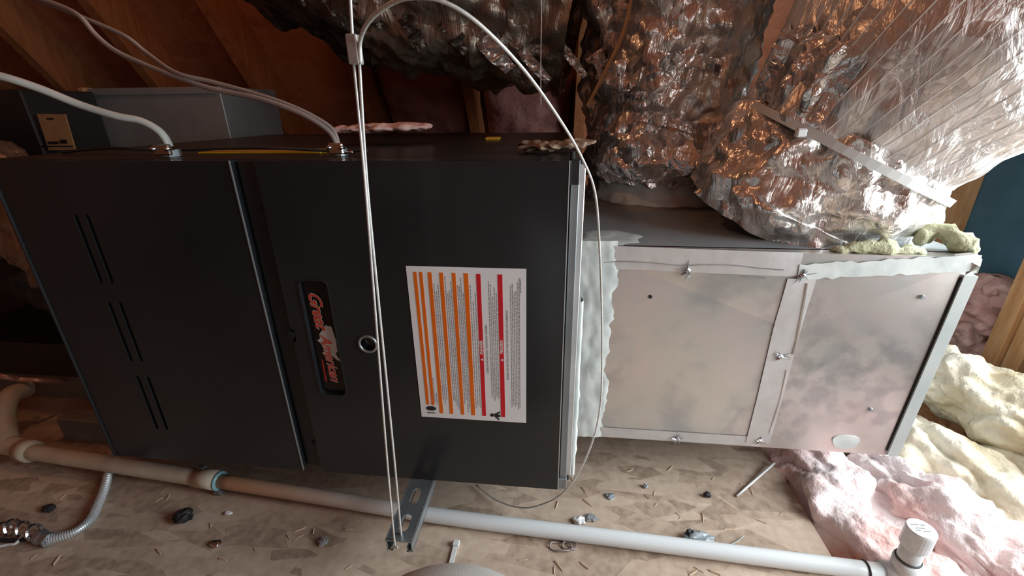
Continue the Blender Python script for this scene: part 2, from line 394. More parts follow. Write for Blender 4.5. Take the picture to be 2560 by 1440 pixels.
for y in (-1.2, -0.8, -0.4, 1.055, 1.365, 1.84, 2.2):
    boxo('stud', 'stud', wr, 1.064, 1.15, y, y + 0.04, -0.16, 2.2 if y > -0.5 else 1.2, bev=0.003)
boxo('stud', 'stud', wr, 1.076, 1.15, 1.014, 1.053, -0.16, 2.2, bev=0.003)
boxo('sill_plate', 'stud', wr, 1.064, 1.15, -1.6, 2.4, -0.165, -0.125)
wn = srt('window_1', (1.15, 0.41, WZ0))
for a in ((WY0 - 0.04, WY0, WZ0 - 0.04, WZ1 + 0.04), (WY1, WY1 + 0.04, WZ0 - 0.04, WZ1 + 0.04), (WY0, WY1, WZ0 - 0.04, WZ0), (WY0, WY1, WZ1, WZ1 + 0.04)):
    boxo('window_frame', 'stud', wn, 1.06, 1.165, *a, bev=0.002)

# ------------------------------------------------------------------ furnace
FY = 0.566                                  # plane of the doors
fu = thing('furnace', (-0.40, 0.93, 0.109), 'charcoal gas furnace lying on its side, hung above the wooden deck', 'furnace')
bm = bmesh.new(); box(bm, -0.835, 0.028, FY + 0.020, 1.29, 0.109, 0.642, bev=0.002); finish('casing', bm, 'casing', fu)
# left door with three pairs of louvre slots
slots = []
for cx in (-0.7035, -0.6845):
    for z0, z1 in ((0.4585, 0.5665), (0.319, 0.427), (0.179, 0.290)):
        slots.append(rrect(cx - 0.0036, cx + 0.0036, z0, z1, 0.003, 2))
yplane = lambda Y: (lambda u, v, d: Vector((u, Y + d, v)))
bm = bmesh.new(); plate(bm, rrect(-0.813, -0.4415, 0.109, 0.6415, 0.002, 2), slots, yplane(FY), 0.018)
ld = finish('burner_door', bm, 'door', fu)
bm = bmesh.new()
for cx in (-0.7035, -0.6845):
    for z0, z1 in ((0.4585, 0.5665), (0.319, 0.427), (0.179, 0.290)): box(bm, cx - 0.005, cx + 0.005, FY + 0.0175, FY + 0.0195, z0, z1)
finish('slot_backing', bm, 'dark', ld)
boxo('door_edge', 'flange', ld, -0.4424, -0.4408, FY - 0.0008, FY + 0.0015, 0.109, 0.6415)
boxo('door_edge', 'casing', ld, -0.8145, -0.8105, FY - 0.003, FY + 0.012, 0.109, 0.6415, bev=0.001)
# strip between the doors
boxo('centre_strip', 'casing', fu, -0.4385, -0.4075, FY + 0.010, FY + 0.0205, 0.112, 0.640, bev=0.001)
for z in (0.575, 0.165):
    bm = bmesh.new(); tube(bm, [Vector((-0.4155, FY + 0.0085, z)), Vector((-0.4155, FY + 0.0105, z))], 0.005, 12); finish('screw_hole', bm, 'dark', fu)
# right door
bx0, bx1, bz0, bz1 = -0.3785, -0.3345, 0.275, 0.473
hole = rrect(bx0, bx1, bz0, bz1, 0.010, 4)
notch = [(-0.4065, 0.109), (0.0092, 0.109), (0.0092, 0.6415), (-0.4065, 0.6415), (-0.4065, 0.395), (-0.4015, 0.390), (-0.4005, 0.380), (-0.4015, 0.372), (-0.4065, 0.366)]
peep = circle2(-0.2855, 0.372, 0.0135, 20)
bm = bmesh.new(); plate(bm, notch, [hole, peep], yplane(FY), 0.018)
rd = finish('blower_door', bm, 'door', fu)
boxo('door_groove', 'dark', rd, -0.4080, -0.4062, FY + 0.002, FY + 0.012, 0.11, 0.64)
boxo('door_edge', 'edge', rd, 0.0088, 0.0102, FY - 0.0004, FY + 0.004, 0.109, 0.6415)
bm = bmesh.new(); tube(bm, [Vector((-0.408, FY - 0.001, 0.381)), Vector((-0.408, FY + 0.012, 0.381))], 0.006, 14); finish('latch', bm, 'dark', rd)
# badge in its recess
bm = bmesh.new(); plate(bm, rrect(bx0 - .001, bx1 + .001, bz0 - .001, bz1 + .001, 0.010, 4), [], yplane(FY + 0.006), 0.002)
bd = finish('name_badge', bm, 'badge', rd); bd['label'] = 'black badge with red script lettering over a white map shape'
bm = bmesh.new()
oo = rrect(bx0 - .002, bx1 + .002, bz0 - .002, bz1 + .002, 0.011, 4); ii = rrect(bx0, bx1, bz0, bz1, 0.010, 4)
plate(bm, oo, [ii], yplane(FY - 0.0012), 0.002); finish('badge_rim', bm, 'casing', rd)
bcx = (bx0 + bx1) / 2
patch = [(0.004, 0.398), (0.0135, 0.396), (0.015, 0.386), (0.0175, 0.370), (0.0165, 0.362), (0.0165, 0.352), (0.012, 0.350), (0.0155, 0.342), (0.0200, 0.336), (0.0180, 0.335), (0.0125, 0.338),
         (0.006, 0.345), (0.001, 0.348), (-0.004, 0.344), (-0.0095, 0.3485), (-0.005, 0.352), (-0.006, 0.358), (-0.0085, 0.366), (-0.0135, 0.371), (-0.0080, 0.375), (-0.0085, 0.382), (-0.0035, 0.388)]
bm = bmesh.new(); plate(bm, [(bcx + u, v) for u, v in patch], [], yplane(FY + 0.0052), 0.0008); finish('badge_map', bm, 'badgewhite', bd)
def vert_cw(cx, cz, Y):      # text read from top to bottom, its top towards +x
    return lambda u, v: Vector((cx + v, Y, cz - u))
def vert_ccw(cx, cz, Y):     # text read from bottom to top
    return lambda u, v: Vector((cx - v, Y, cz + u))
LEAN = math.tan(math.radians(4.5))
def lean_cw(cx, cz, Y): return lambda u, v: Vector((cx + v + u * LEAN * 0.55, Y, cz - u))
bm = bmesh.new(); text_mesh(bm, 'Great', 0.027, lean_cw(bcx - 0.0035, 0.424, FY + 0.0046), shear=0.45, bold=0.0011, spacing=0.95)
text_mesh(bm, 'American', 0.0225, lean_cw(bcx + 0.0025, 0.340, FY + 0.0046), shear=0.45, bold=0.0010, spacing=0.95)
finish('badge_outline', bm, 'badgewhite', bd)
bm = bmesh.new(); text_mesh(bm, 'Great', 0.027, lean_cw(bcx - 0.0035, 0.424, FY + 0.0042), shear=0.45, bold=0.0003, spacing=0.95)
text_mesh(bm, 'American', 0.0225, lean_cw(bcx + 0.0025, 0.340, FY + 0.0042), shear=0.45, bold=0.0002, spacing=0.95)
finish('badge_lettering', bm, 'badgered', bd)
bm = bmesh.new(); z = 0.337
while z > 0.296:
    l = random.uniform(0.002, 0.005); box(bm, bcx - 0.0125, bcx - 0.0105, FY + 0.0045, FY + 0.005, z - l, z); z -= l + 0.0012
finish('badge_small_print', bm, 'badgered', bd)
# sight glass
bm = bmesh.new(); path = [Vector((-0.2855 + 0.0135 * math.cos(a * math.pi / 12), FY - 0.0005, 0.372 + 0.0135 * math.sin(a * math.pi / 12))) for a in range(25)]
tube(bm, path, 0.0022, 8, cap=False); sg = finish('sight_glass_ring', bm, 'zinc', rd, smooth=True)
bm = bmesh.new(); tube(bm, [Vector((-0.2855, FY + 0.008, 0.372)), Vector((-0.2855, FY + 0.011, 0.372))], 0.0128, 20); finish('sight_glass_lens', bm, 'glass', sg)
# warning label
LX0, LX1, LZ0, LZ1 = -0.2128, -0.0440, 0.2427, 0.4996
LW, LH = LX1 - LX0, LZ1 - LZ0
lu = lambda u: LX0 + LW * u
lv = lambda v: LZ1 - LH * v
bm = bmesh.new(); box(bm, LX0, LX1, FY - 0.0006, FY, LZ0, LZ1); lab = finish('warning_label', bm, 'label', rd)
lab['label'] = 'white warning label with orange and red bars, read sideways'
for k, (a, b, e) in enumerate(((.058, .087, .905), (.109, .137, .905), (.182, .215, .965), (.280, .312, .965), (.386, .417, .965), (.485, .522, .965))):
    boxo('orange_bar', 'orange', lab, lu(a), lu(b), FY - 0.0009, FY - 0.0005, lv(e), lv(0.033))
for a, b in ((.589, .625), (.766, .805)):
    boxo('red_bar', 'red', lab, lu(a), lu(b), FY - 0.0009, FY - 0.0005, lv(.965), lv(.035))
for word, u, v, tv in (('DANGER', .607, .485, .565), ('PELIGRO', .7855, .475, .562)):
    bm = bmesh.new(); text_mesh(bm, word, 0.0058, vert_ccw(lu(u), lv(v), FY - 0.0011), bold=0.0002)
    x, z = lu(u), lv(tv)
    bm.faces.new([bm.verts.new((x - 0.002, FY - 0.0011, z)), bm.verts.new((x + 0.002, FY - 0.0011, z - 0.0024)), bm.verts.new((x + 0.002, FY - 0.0011, z + 0.0024))])
    finish('bar_lettering', bm, 'white', lab)
for word, u, v in (('CARBON MONOXIDE POISONING HAZARD', .657, .50), ('RIESGO DE INTOXICACI\u00d3N POR MON\u00d3XIDO DE CARBONO', .838, .47)):
    bm = bmesh.new(); text_mesh(bm, word, 0.0042, vert_ccw(lu(u), lv(v), FY - 0.0009)); finish('label_heading', bm, 'ink', lab)
bm = bmesh.new()
def print_line(u, v0, v1, w=0.0011):
    z = lv(v0)
    while z > lv(v1):
        l = min(random.uniform(0.002, 0.008), z - lv(v1))
        if l < 0.0008: break
        box(bm, lu(u) - w / 2, lu(u) + w / 2, FY - 0.0008, FY - 0.0005, z - l, z); z -= l + 0.0011
for u0, u1, n, a, b in ((.145, .165, 2, .70, .90), (.228, .262, 3, .06, .95), (.326, .374, 4, .05, .95), (.43, .474, 4, .05, .95), (.536, .575, 3, .10, .95),
                        (.690, .752, 5, .05, .88), (.872, .932, 5, .04, .96), (.945, .945, 1, .04, .95)):
    for k in range(n):
        u = u0 + (u1 - u0) * k / max(n - 1, 1)
        print_line(u, a + random.uniform(0, .12), b - random.uniform(0, .10))
print_line(.955, .06, .14, 0.0014)
fp = finish('fine_print', bm, 'greyink', lab); fp['kind'] = 'stuff'
bm = bmesh.new()                             # the two pictograms
def poly(pts): bm.faces.new([bm.verts.new((lu(u), FY - 0.0010, lv(v))) for u, v in pts])
poly([(.055, .925), (.075, .917), (.12, .915), (.148, .925), (.150, .94), (.12, .948), (.075, .948), (.055, .94)])
for k in range(5):
    a = .058 + k * .016
    poly([(a, .958 + .008 * (k % 2)), (a + .016, .958 + .008 * ((k + 1) % 2)), (a + .016, .964 + .008 * ((k + 1) % 2)), (a, .964 + .008 * (k % 2))])
finish('pictogram', bm, 'ink', lab); bm = bmesh.new()
poly([(.665, .955), (.672, .944), (.690, .942), (.702, .950), (.700, .962), (.682, .968), (.668, .964)])
poly([(.705, .945), (.755, .925), (.762, .932), (.735, .948), (.760, .948), (.760, .968), (.735, .968), (.755, .988), (.742, .990), (.705, .965)])
finish('pictogram', bm, 'ink', lab)
# right hand flange of the casing
fg = boxo('side_flange', 'flange', fu, 0.0120, 0.0225, FY + 0.004, FY + 0.020, 0.135, 0.618, bev=0.001)
boxo('flange_edge', 'edge', fu, 0.0205, 0.0300, FY + 0.012, FY + 0.030, 0.130, 0.636, bev=0.001)
boxo('corner_block', 'casing', fu, 0.0105, 0.0225, FY + 0.002, FY + 0.020, 0.612, 0.6425, bev=0.001)
boxo('corner_block', 'flange', fu, 0.0105, 0.0235, FY + 0.002, FY + 0.020, 0.109, 0.130, bev=0.001)
bm = bmesh.new(); tube(bm, [Vector((0.0125, FY + 0.008, 0.642)), Vector((0.0125, FY + 0.008, 0.652))], 0.0035, 10); finish('corner_pin', bm, 'dark', fu)

# ------------------------------------------------------------------ strut channel with slots
SX0, SX1, SYN, SYF, SZ = -0.2455, -0.2045, 0.448, 1.40, 0.108
st = thing('strut_channel', ((SX0 + SX1) / 2, 0.92, SZ - 0.021), 'slotted galvanised steel strut channel sticking out from under the furnace', 'steel channel')
bm = bmesh.new(); hs = []
y = 0.480
while y < 1.38:
    hs.append([(SX0 + 0.0205 + 0.0072 * math.cos(a) , y + 0.009 * (1 if math.sin(a) >= 0 else -1) * (abs(math.sin(a)) > 1e-6) + 0.0072 * math.sin(a)) for a in [2 * math.pi * (k + .5) / 16 for k in range(16)]])
    y += 0.0508
plate(bm, [(SX0, SYN), (SX1, SYN), (SX1, SYF), (SX0, SYF)], hs, lambda u, v, d: Vector((u, v, SZ - d)), 0.0025)
finish('web', bm, 'zinc', st)
for s, x in ((1, SX0), (-1, SX1)):
    bm = bmesh.new(); box(bm, min(x, x + s * 0.0025), max(x, x + s * 0.0025), SYN, SYF, SZ - 0.021, SZ + 0.0002, bev=0.0008); finish('side_leg', bm, 'zinc', st)
    bm = bmesh.new(); box(bm, min(x, x + s * 0.0095), max(x, x + s * 0.0095), SYN, SYF, SZ - 0.0215, SZ - 0.019)
    box(bm, min(x + s * 0.0072, x + s * 0.0095), max(x + s * 0.0072, x + s * 0.0095), SYN, SYF, SZ - 0.0215, SZ - 0.013); finish('lip', bm, 'zinc', st)

# ------------------------------------------------------------------ hanging cable with clutch and loose tail
hc = thing('hanger_cable', (-0.226, 0.465, SZ), 'thin steel hanger cable with a crimp block and a long looping tail', 'cable')
fe0 = PY(892, 156, 0.45); fe1 = PY(889, 95, 0.45)
def strand(name, pts, r, parent, n=10):
    bm = bmesh.new(); p = smooth_path(pts, n)
    tube(bm, p, r, 8); return finish(name, bm, 'wire', parent, smooth=True)
s1 = PZ(986, 1350, SZ + 0.001); s2 = PZ(1003, 1335, SZ + 0.001)
strand('cable_strand', [s1 + Vector((0.004, -0.002, -0.012)), s1, PY(966, 1130, 0.452), PY(935, 740, 0.451), PY(912, 450, 0.450), fe0 + Vector((-0.003, 0, 0))], 0.00155, hc)
strand('cable_strand', [s2 + Vector((0.001, 0.004, -0.008)), s2, PY(984, 1130, 0.462), PY(945, 740, 0.456), PY(917, 450, 0.452), fe0 + Vector((0.0025, 0, 0))], 0.00155, hc)
bm = bmesh.new(); box(bm, fe0.x - 0.006, fe0.x + 0.005, 0.444, 0.456, fe0.z - 0.002, fe1.z + 0.003, bev=0.0015, seg=2); finish('crimp_block', bm, 'alu', hc)
strand('cable_strand', [fe1 + Vector((-0.003, 0, 0)), PY(876, 0, 0.45), PY(868, -160, 0.45), PY(860, -520, 0.45)], 0.00155, hc)
tail = [PY(901, 160, 0.447), PY(901, 100, 0.443), PY(925, 50, 0.42), PY(980, 8, 0.40), PY(1040, -6, 0.39), PY(1110, 5, 0.39), PY(1200, 62, 0.40), PY(1310, 175, 0.43), PY(1400, 300, 0.46), PY(1455, 395, 0.49),
        PY(1487, 480, 0.51), PY(1498, 600, 0.53), PY(1504, 760, 0.55), PY(1505, 900, 0.56), PY(1501, 1010, 0.565), PY(1484, 1095, 0.57), PY(1450, 1175, 0.57), PY(1405, 1235, 0.575), PY(1350, 1263, 0.585), PY(1300, 1269, 0.60), PY(1240, 1250, 0.625), PY(1190, 1213, 0.66)]
bm = bmesh.new(); p = smooth_path(tail, 6)
tube(bm, p, [0.0021 + (0.00145 - 0.0021) * min(1, i / (len(p) * 0.45)) for i in range(len(p))], 8); finish('loose_tail', bm, 'wire', hc, smooth=True)

# ------------------------------------------------------------------ supply plenum
DY, DT, DB, DX0, DX1, DYB = 0.700, 0.493, 0.112, 0.034, 0.612, 1.34
pl = thing('supply_plenum', ((DX0 + DX1) / 2, 1.0, DB), 'galvanised sheet metal plenum box joined to the furnace end', 'duct')
bm = bmesh.new(); box(bm, DX0, DX1, DY + 0.006, DYB, DB, DT, bev=0.0015); finish('plenum_body', bm, 'galv_dull', pl)
# front sheet with a cross break pressed into it
seamT, seamB = PY(2003, 655, DY).x, PY(1895, 1110, DY).x
def front_sheet(name, xs0, xs1, apex):
    bm = bmesh.new()
    c = [bm.verts.new((xs0, DY, DT)), bm.verts.new((xs1[0], DY, DT)), bm.verts.new((xs1[1], DY, DB)), bm.verts.new((xs0, DY, DB))]
    a = bm.verts.new(apex)
    for i in range(4): bm.faces.new((c[i], c[(i + 1) % 4], a))
    e = bmesh.ops.extrude_face_region(bm, geom=list(bm.faces))
    for g in e['geom']:
        if isinstance(g, bmesh.types.BMVert): g.co.y = DY + 0.006
    return finish(name, bm, 'galv', pl)
cx = 0.318
bm = bmesh.new()
CB = 0.004
ap0 = PY(1985, 830, DY - CB); ap1 = PY(1960, 985, DY - CB)
V = lambda *a: bm.verts.new(a)
tl, tr, br, blv = V(DX0, DY, DT), V(DX1, DY, DT), V(DX1, DY, DB), V(DX0, DY, DB)
LIP = 0.014
st_, sb_ = V(cx, DY - LIP, DT), V(cx, DY, DB); tr.co.y = DY - LIP
a0, a1 = bm.verts.new(ap0), bm.verts.new(ap1)
lm0, lm1 = V(DX0, DY, ap0.z), V(DX0, DY, ap1.z)
for q in ((tl, st_, a0), (tl, a0, lm0), (st_, tr, a0), (tr, br, a1), (tr, a1, a0), (br, sb_, a1), (sb_, blv, a1), (blv, lm1, a1), (lm0, a0, a1), (lm0, a1, lm1)): bm.faces.new(q)
bm.verts.index_update()
from mathutils.bvhtree import BVHTree
SHEET = BVHTree.FromPolygons([v.co.copy() for v in bm.verts], [[v.index for v in f.verts] for f in bm.faces])
bt, bs, bb_ = V(DX0, DY + 0.012, DT), V(cx, DY + 0.012, DT), V(DX1, DY + 0.012, DT)
bm.faces.new((tl, st_, bs, bt)); bm.faces.new((st_, tr, bb_, bs))
bm.faces.new((tr, br, V(DX1, DY + 0.012, DB), bb_))
finish('front_sheet', bm, 'galv', pl)
def sheet_y(x, z):
    """where the bent front sheet lies"""
    h = SHEET.ray_cast(Vector((min(max(x, DX0 + 1e-4), DX1 - 1e-4), 0, min(max(z, DB + 1e-4), DT - 1e-4))), Vector((0, 1, 0)))
    return h[0].y if h[0] else DY
def tape_strip(name, pa, pb, w, mat='tape', n=24, lift=0.0012, jag=0.0, parent=None):
    bm = bmesh.new(); pa, pb = Vector((pa[0], 0, pa[1])), Vector((pb[0], 0, pb[1]))
    d = (pb - pa).normalized(); s = Vector((-d.z, 0, d.x)); rows = []
    for i in range(n + 1):
        p = pa.lerp(pb, i / n); row = []
        for k in range(7):
            t = (k / 6 - 0.5); j = jag * noise.noise(Vector((i * 0.9, k * 0.1 + (5 if t > 0 else 0), 3.1))) if k in (0, 6) else 0
            q = p + s * (w * t + j)
            row.append(bm.verts.new((q.x, sheet_y(q.x, q.z) - lift - 0.0004 * noise.noise(q * 90), q.z)))
        rows.append(row)
    for i in range(n):
        for k in range(6): bm.faces.new((rows[i][k], rows[i][k + 1], rows[i + 1][k + 1], rows[i + 1][k]))
    return finish(name, bm, mat, parent or pl, smooth=True)
P2 = lambda x, y: (PY(x, y, DY).x, PY(x, y, DY).z)
tape_strip('foil_tape', P2(1500, 642), P2(1990, 655), 0.040)
tape_strip('foil_tape', P2(1995, 690), P2(1893, 1105), 0.042, lift=0.002)
tape_strip('foil_tape', P2(1490, 1077), P2(1900, 1103), 0.022)
tape_strip('mastic_smear', P2(1985, 672), P2(2425, 650), 0.026, mat='mastic', lift=0.0025, jag=0.005)
def crease(pts, r=0.0009, mat='bright', name='tape_crease'):
    p = [Vector((a[0], sheet_y(*a) - 0.0022, a[1])) for a in (P2(*q) for q in pts)]
    return tubeo(name, mat, pl, p, r, seg=6, n=3, smooth=False)
crease([(1500, 655), (1560, 652), (1640, 655), (1700, 660), (1760, 657), (1830, 657), (1890, 663), (1950, 667)])
crease([(2008, 700), (2000, 760), (1990, 830), (1978, 880)], 0.0018)
crease([(1962, 920), (1945, 1000), (1922, 1080)], 0.0011)
crease([(1845, 686), (1905, 689)], 0.0006)
# screw heads under torn tape
def burst(px, py, s, seed):
    rnd = random.Random(seed); x, z = P2(px, py); y = sheet_y(x, z); bm = bmesh.new()
    tube(bm, [Vector((x, y - 0.0055, z)), Vector((x, y - 0.004, z)), Vector((x, y, z))], [0.0018, 0.0042, 0.0045], 8)
    for k in range(11):
        a = rnd.uniform(0, 6.28); l = s * rnd.uniform(0.4, 1.0)
        d = Vector((math.cos(a), 0, math.sin(a))); n = Vector((-d.z, 0, d.x)) * 0.0012
        p = Vector((x, y - 0.003, z)) + d * 0.003
        bm.faces.new([bm.verts.new(p + n), bm.verts.new(p - n), bm.verts.new(p + d * l + Vector((0, -0.001 + 0.0012, 0))), ])
        bm.faces.new([bm.verts.new(p + n * 0.8 + Vector((0, -0.003, 0))), bm.verts.new(p - n), bm.verts.new(p + d * l * 0.6 + Vector((0, -0.004 * rnd.random(), 0)))])
    return finish('taped_screw', bm, 'bright', pl)
for k, (px, py, s) in enumerate(((1716, 672, .020), (1995, 680, .022), (1947, 887, .018), (1692, 1094, .016), (1897, 1098, .014))): burst(px, py, s, k)
for px, py in ((2290, 735), (2172, 1020)):
    x, z = P2(px, py); y = sheet_y(x, z); bm = bmesh.new(); tube(bm, [Vector((x, y - 0.004, z)), Vector((x, y + 0.001, z))], [0.0028, 0.0042], 8); finish('screw', bm, 'zinc', pl)
x, z = P2(1625, 741); bm = bmesh.new(); tube(bm, [Vector((x, sheet_y(x, z) - 0.0012, z)), Vector((x, sheet_y(x, z) + 0.003, z))], 0.0032, 10); finish('drill_hole', bm, 'dark', pl)
x, z = P2(2112, 1103); bm = bmesh.new()
plate(bm, [(x + 0.022 * math.cos(a) * (1 + .12 * math.sin(3 * a)), z + 0.017 * math.sin(a) * (1 + .15 * math.cos(2 * a))) for a in [k * math.pi / 12 for k in range(24)]], [], yplane(sheet_y(x, z) - 0.002), 0.002)
finish('mastic_dab', bm, 'mastic', pl)
# standing edge at the far end
eo = 0.613
bm = bmesh.new(); vv = []                   # folded cleat, following the bent sheet
for z, yo in ((DB + 0.004, 0.005), (DT - 0.028, 0.017)):
    vv += [bm.verts.new((x, y, z)) for x, y in ((eo - 0.015, DY - yo), (eo + 0.002, DY - yo - 0.002), (eo + 0.002, DY + 0.006), (eo - 0.015, DY + 0.004))]
for f in ((0, 1, 5, 4), (1, 2, 6, 5), (2, 3, 7, 6), (3, 0, 4, 7), (0, 3, 2, 1), (4, 5, 6, 7)): bm.faces.new([vv[k] for k in f])
finish('end_cleat', bm, 'cleat', pl)
gx = eo - 0.0165
tubeo('cleat_gap', 'dark', pl, [Vector((gx, sheet_y(gx, z) - 0.0004, z)) for z in (DB + 0.012, 0.2, 0.3, 0.4, DT - 0.032)], 0.0018, seg=6, n=2)
bm = bmesh.new()
q = [(eo - 0.03, DY - 0.004, DT + 0.001), (eo - 0.004, DY - 0.006, DT + 0.006), (eo + 0.004, DY - 0.012, DT - 0.004), (eo + 0.007, DY - 0.010, DT - 0.026), (eo - 0.014, DY - 0.010, DT - 0.034), (eo - 0.008, DY - 0.006, DT - 0.012)]
vv = [bm.verts.new(a) for a in q]; cc = bm.verts.new((eo - 0.004, DY - 0.022, DT - 0.012))
for i in range(6): bm.faces.new((vv[i], vv[(i + 1) % 6], cc))
finish('bent_corner', bm, 'galv', pl)
# mastic smeared over the joint to the furnace
bm = bmesh.new(); nz = 60; rows = []
for i in range(nz + 1):
    t = i / nz; py = 600 + (1090 - 600) * t
    x0 = 0.030; xr = 0.093 + 0.010 * fbm((0, t * 7, 0.3), 1.0) + 0.005 * noise.noise(Vector((t * 31, 2, 0)))
    z = PY(1500, py, DY).z; row = []
    for k in range(13):
        u = k / 12; x = x0 + (xr - x0) * u
        h = 0.0045 * (1 - u ** 5) + 0.0022 * noise.noise(Vector((x * 60, z * 35, 1))) + 0.0016 * noise.noise(Vector((x * 190, z * 40, 4)))
        row.append(bm.verts.new((x, sheet_y(x, z) - (max(h, 0.0006) if k < 12 else 0.0), z)))
    rows.append(row)
for i in range(nz):
    for k in range(12): bm.faces.new((rows[i][k], rows[i][k + 1], rows[i + 1][k + 1], rows[i + 1][k]))
finish('mastic_joint', bm, 'mastic', pl, smooth=True)
bm = bmesh.new(); rows = []                  # mastic running down the furnace edge
for i in range(25):
    t = i / 24; z = 0.44 - 0.33 * t; w = 0.008 + 0.005 * abs(noise.noise(Vector((0, t * 9, 5)))) * (1 if t < .85 else .3)
    rows.append([bm.verts.new((0.0295, FY + 0.033, z)), bm.verts.new((0.0295 + w * .6, FY + 0.030, z)), bm.verts.new((0.0295 + w, FY + 0.036, z)), bm.verts.new((0.0295 + w * 0.6, FY + 0.05, z))])
for i in range(24):
    for k in range(3): bm.faces.new((rows[i][k], rows[i][k + 1], rows[i + 1][k + 1], rows[i + 1][k]))
finish('mastic_bead', bm, 'mastic', pl, smooth=True)
# mastic and dirt on the top of the plenum round the collars
def top_smear(name, cx, cy, rx, ry, mat, seed, h=0.006):
    bm = bmesh.new(); rings = []
    for j in range(6):
        s = 1 - j / 5.0; ring = []
        for k in range(40):
            a = 2 * math.pi * k / 40; w = 1 + 0.25 * noise.noise(Vector((math.cos(a) * 2 + seed, math.sin(a) * 2, 0))) + 0.10 * noise.noise(Vector((math.cos(a) * 7 + seed, math.sin(a) * 7, 0)))
            x = min(max(cx + rx * s * w * math.cos(a), DX0 + .004), DX1 - .004); y = min(max(cy + ry * s * w * math.sin(a), DY + .010), DYB - .004)
            ring.append(bm.verts.new((x, y, DT + (0.0 if j == 0 else h * (0.5 + 0.5 * noise.noise(Vector((x * 40, y * 40, seed)))) + 0.0005))))
        rings.append(ring)
    for j in range(5):
        for k in range(40): bm.faces.new((rings[j][k], rings[j][(k + 1) % 40], rings[j + 1][(k + 1) % 40], rings[j + 1][k]))
    return finish(name, bm, mat, pl, smooth=True)
top_smear('mastic_smear', 0.19, 1.06, 0.17, 0.085, 'mastic_dirty', 1.0)
top_smear('mastic_smear', 0.37, 0.90, 0.12, 0.10, 'mastic_dirty', 4.0)
top_smear('mastic_smear', 0.085, 0.76, 0.055, 0.05, 'mastic', 9.0, 0.003)
# fibreglass lining spilling over the top edge
def fluff(name, mat, parent, pts, r, amp, seed, seg=14, n=6, flat=1.0, scale=40, taper=True):
    bm = bmesh.new(); p = smooth_path(pts, n); L = len(p)
    rr = [r * ((math.sin(math.pi * (i + 0.6) / (L + 0.2)) ** 0.45) if taper else 1) for i in range(L)]
    tube(bm, p, rr, seg, flat=flat, disp=lambda q, i, a: amp * (fbm(q + Vector((seed, 0, 0)), scale, 4)))
    return finish(name, bm, mat, parent, smooth=True)
fluff('lining_fluff', 'lining', pl, [(0.415, DY + 0.004, DT + 0.004), (0.45, DY - 0.002, DT + 0.006), (0.50, DY - 0.002, DT + 0.004), (0.545, DY, DT + 0.004)], 0.010, 0.010, 1, scale=60)
fluff('lining_fluff', 'lining', pl, [(0.548, DY + 0.03, DT + 0.008), (0.578, DY + 0.022, DT + 0.026), (0.605, DY + 0.004, DT + 0.010), (0.61, DY - 0.004, DT + 0.001)], 0.013, 0.012, 4, scale=50)

# ------------------------------------------------------------------ foil flex ducts
def skin(bm, path, rad, seg, dispf, flat=None, cap=False):
    fr = frames(path, Vector((0, -1, 0))); rings = []
    for i, p in enumerate(path):
        t, u, w = fr[i]; ring = []
        for k in range(seg):
            a = 2 * math.pi * k / seg; d = u * math.cos(a) + w * math.sin(a)
            q = p + d * rad[i]; ring.append(bm.verts.new(q + d * dispf(q, i / (len(path) - 1), a)))
        rings.append(ring)
    for i in range(len(rings) - 1):
        for k in range(seg): bm.faces.new((rings[i][k], rings[i][(k + 1) % seg], rings[i + 1][(k + 1) % seg], rings[i + 1][k]))
    return rings
def crumple(amp, s):
    return lambda q, t, a: amp * (abs(noise.noise(q * s)) * 1.3 + 0.6 * abs(noise.noise(q * s * 2.3 + Vector((3, 1, 7)))) + 0.3 * noise.noise(q * s * 5.1) - 0.6)
def lerp_rad(stops, n):
    out = []
    for i in range(n):
        t = i / (n - 1)
        for (a, ra), (b, rb) in zip(stops, stops[1:]):
            if a <= t <= b: 
                s = (t - a) / (b - a); s = s * s * (3 - 2 * s); out.append(ra + (rb - ra) * s); break
    return out
# right hand duct: flared sleeve on the plenum, white strap, big insulated jacket above
RC = Vector((0.478, 0.862, 0.634)); RN = Vector((0.41, -0.16, 0.90)).normalized(); RR = 0.186
fd = thing('flex_duct', (0.44, 0.88, DT), 'fat foil-jacketed flexible duct cinched by a white strap above the plenum', 'flexible duct')
path = smooth_path([(0.420, 0.905, DT + 0.004), (0.445, 0.890, 0.56), RC - RN * 0.02, RC + RN * 0.02], 14)
rad = lerp_rad([(0, 0.180), (0.25, 0.195), (0.7, 0.182), (1.0, 0.172)], len(path))
bm = bmesh.new(); skin(bm, path, rad, 150, crumple(0.030, 9)); sleeve = finish('foil_sleeve', bm, 'foil', fd, smooth=True)
path = smooth_path([RC - RN * 0.005, RC + RN * 0.05, RC + RN * 0.13 + Vector((0.005, 0, 0)), RC + RN * 0.28 + Vector((0.02, 0, 0)), RC + RN * 0.46 + Vector((0.04, -0.02, 0.01)), (0.76, 0.74, 1.34)], 16)
rad = lerp_rad([(0, 0.168), (0.06, 0.172), (0.24, 0.180), (0.5, 0.212), (1, 0.235)], len(path))
bigdisp = lambda q, t, a: 0.010 * (1.6 - min(t * 4, 1.2)) * (abs(noise.noise(q * 11)) * 2 - 0.5) + 0.007 * noise.noise(q * 7) + 0.004 * math.sin(a * 17 + 6 * noise.noise(q * 6)) * max(0, 1 - t * 3.5)
bm = bmesh.new(); skin(bm, path, rad, 180, bigdisp); jk = finish('foil_jacket', bm, 'foil_smooth', fd, smooth=True)
fr = frames(path, Vector((0, -1, 0)))
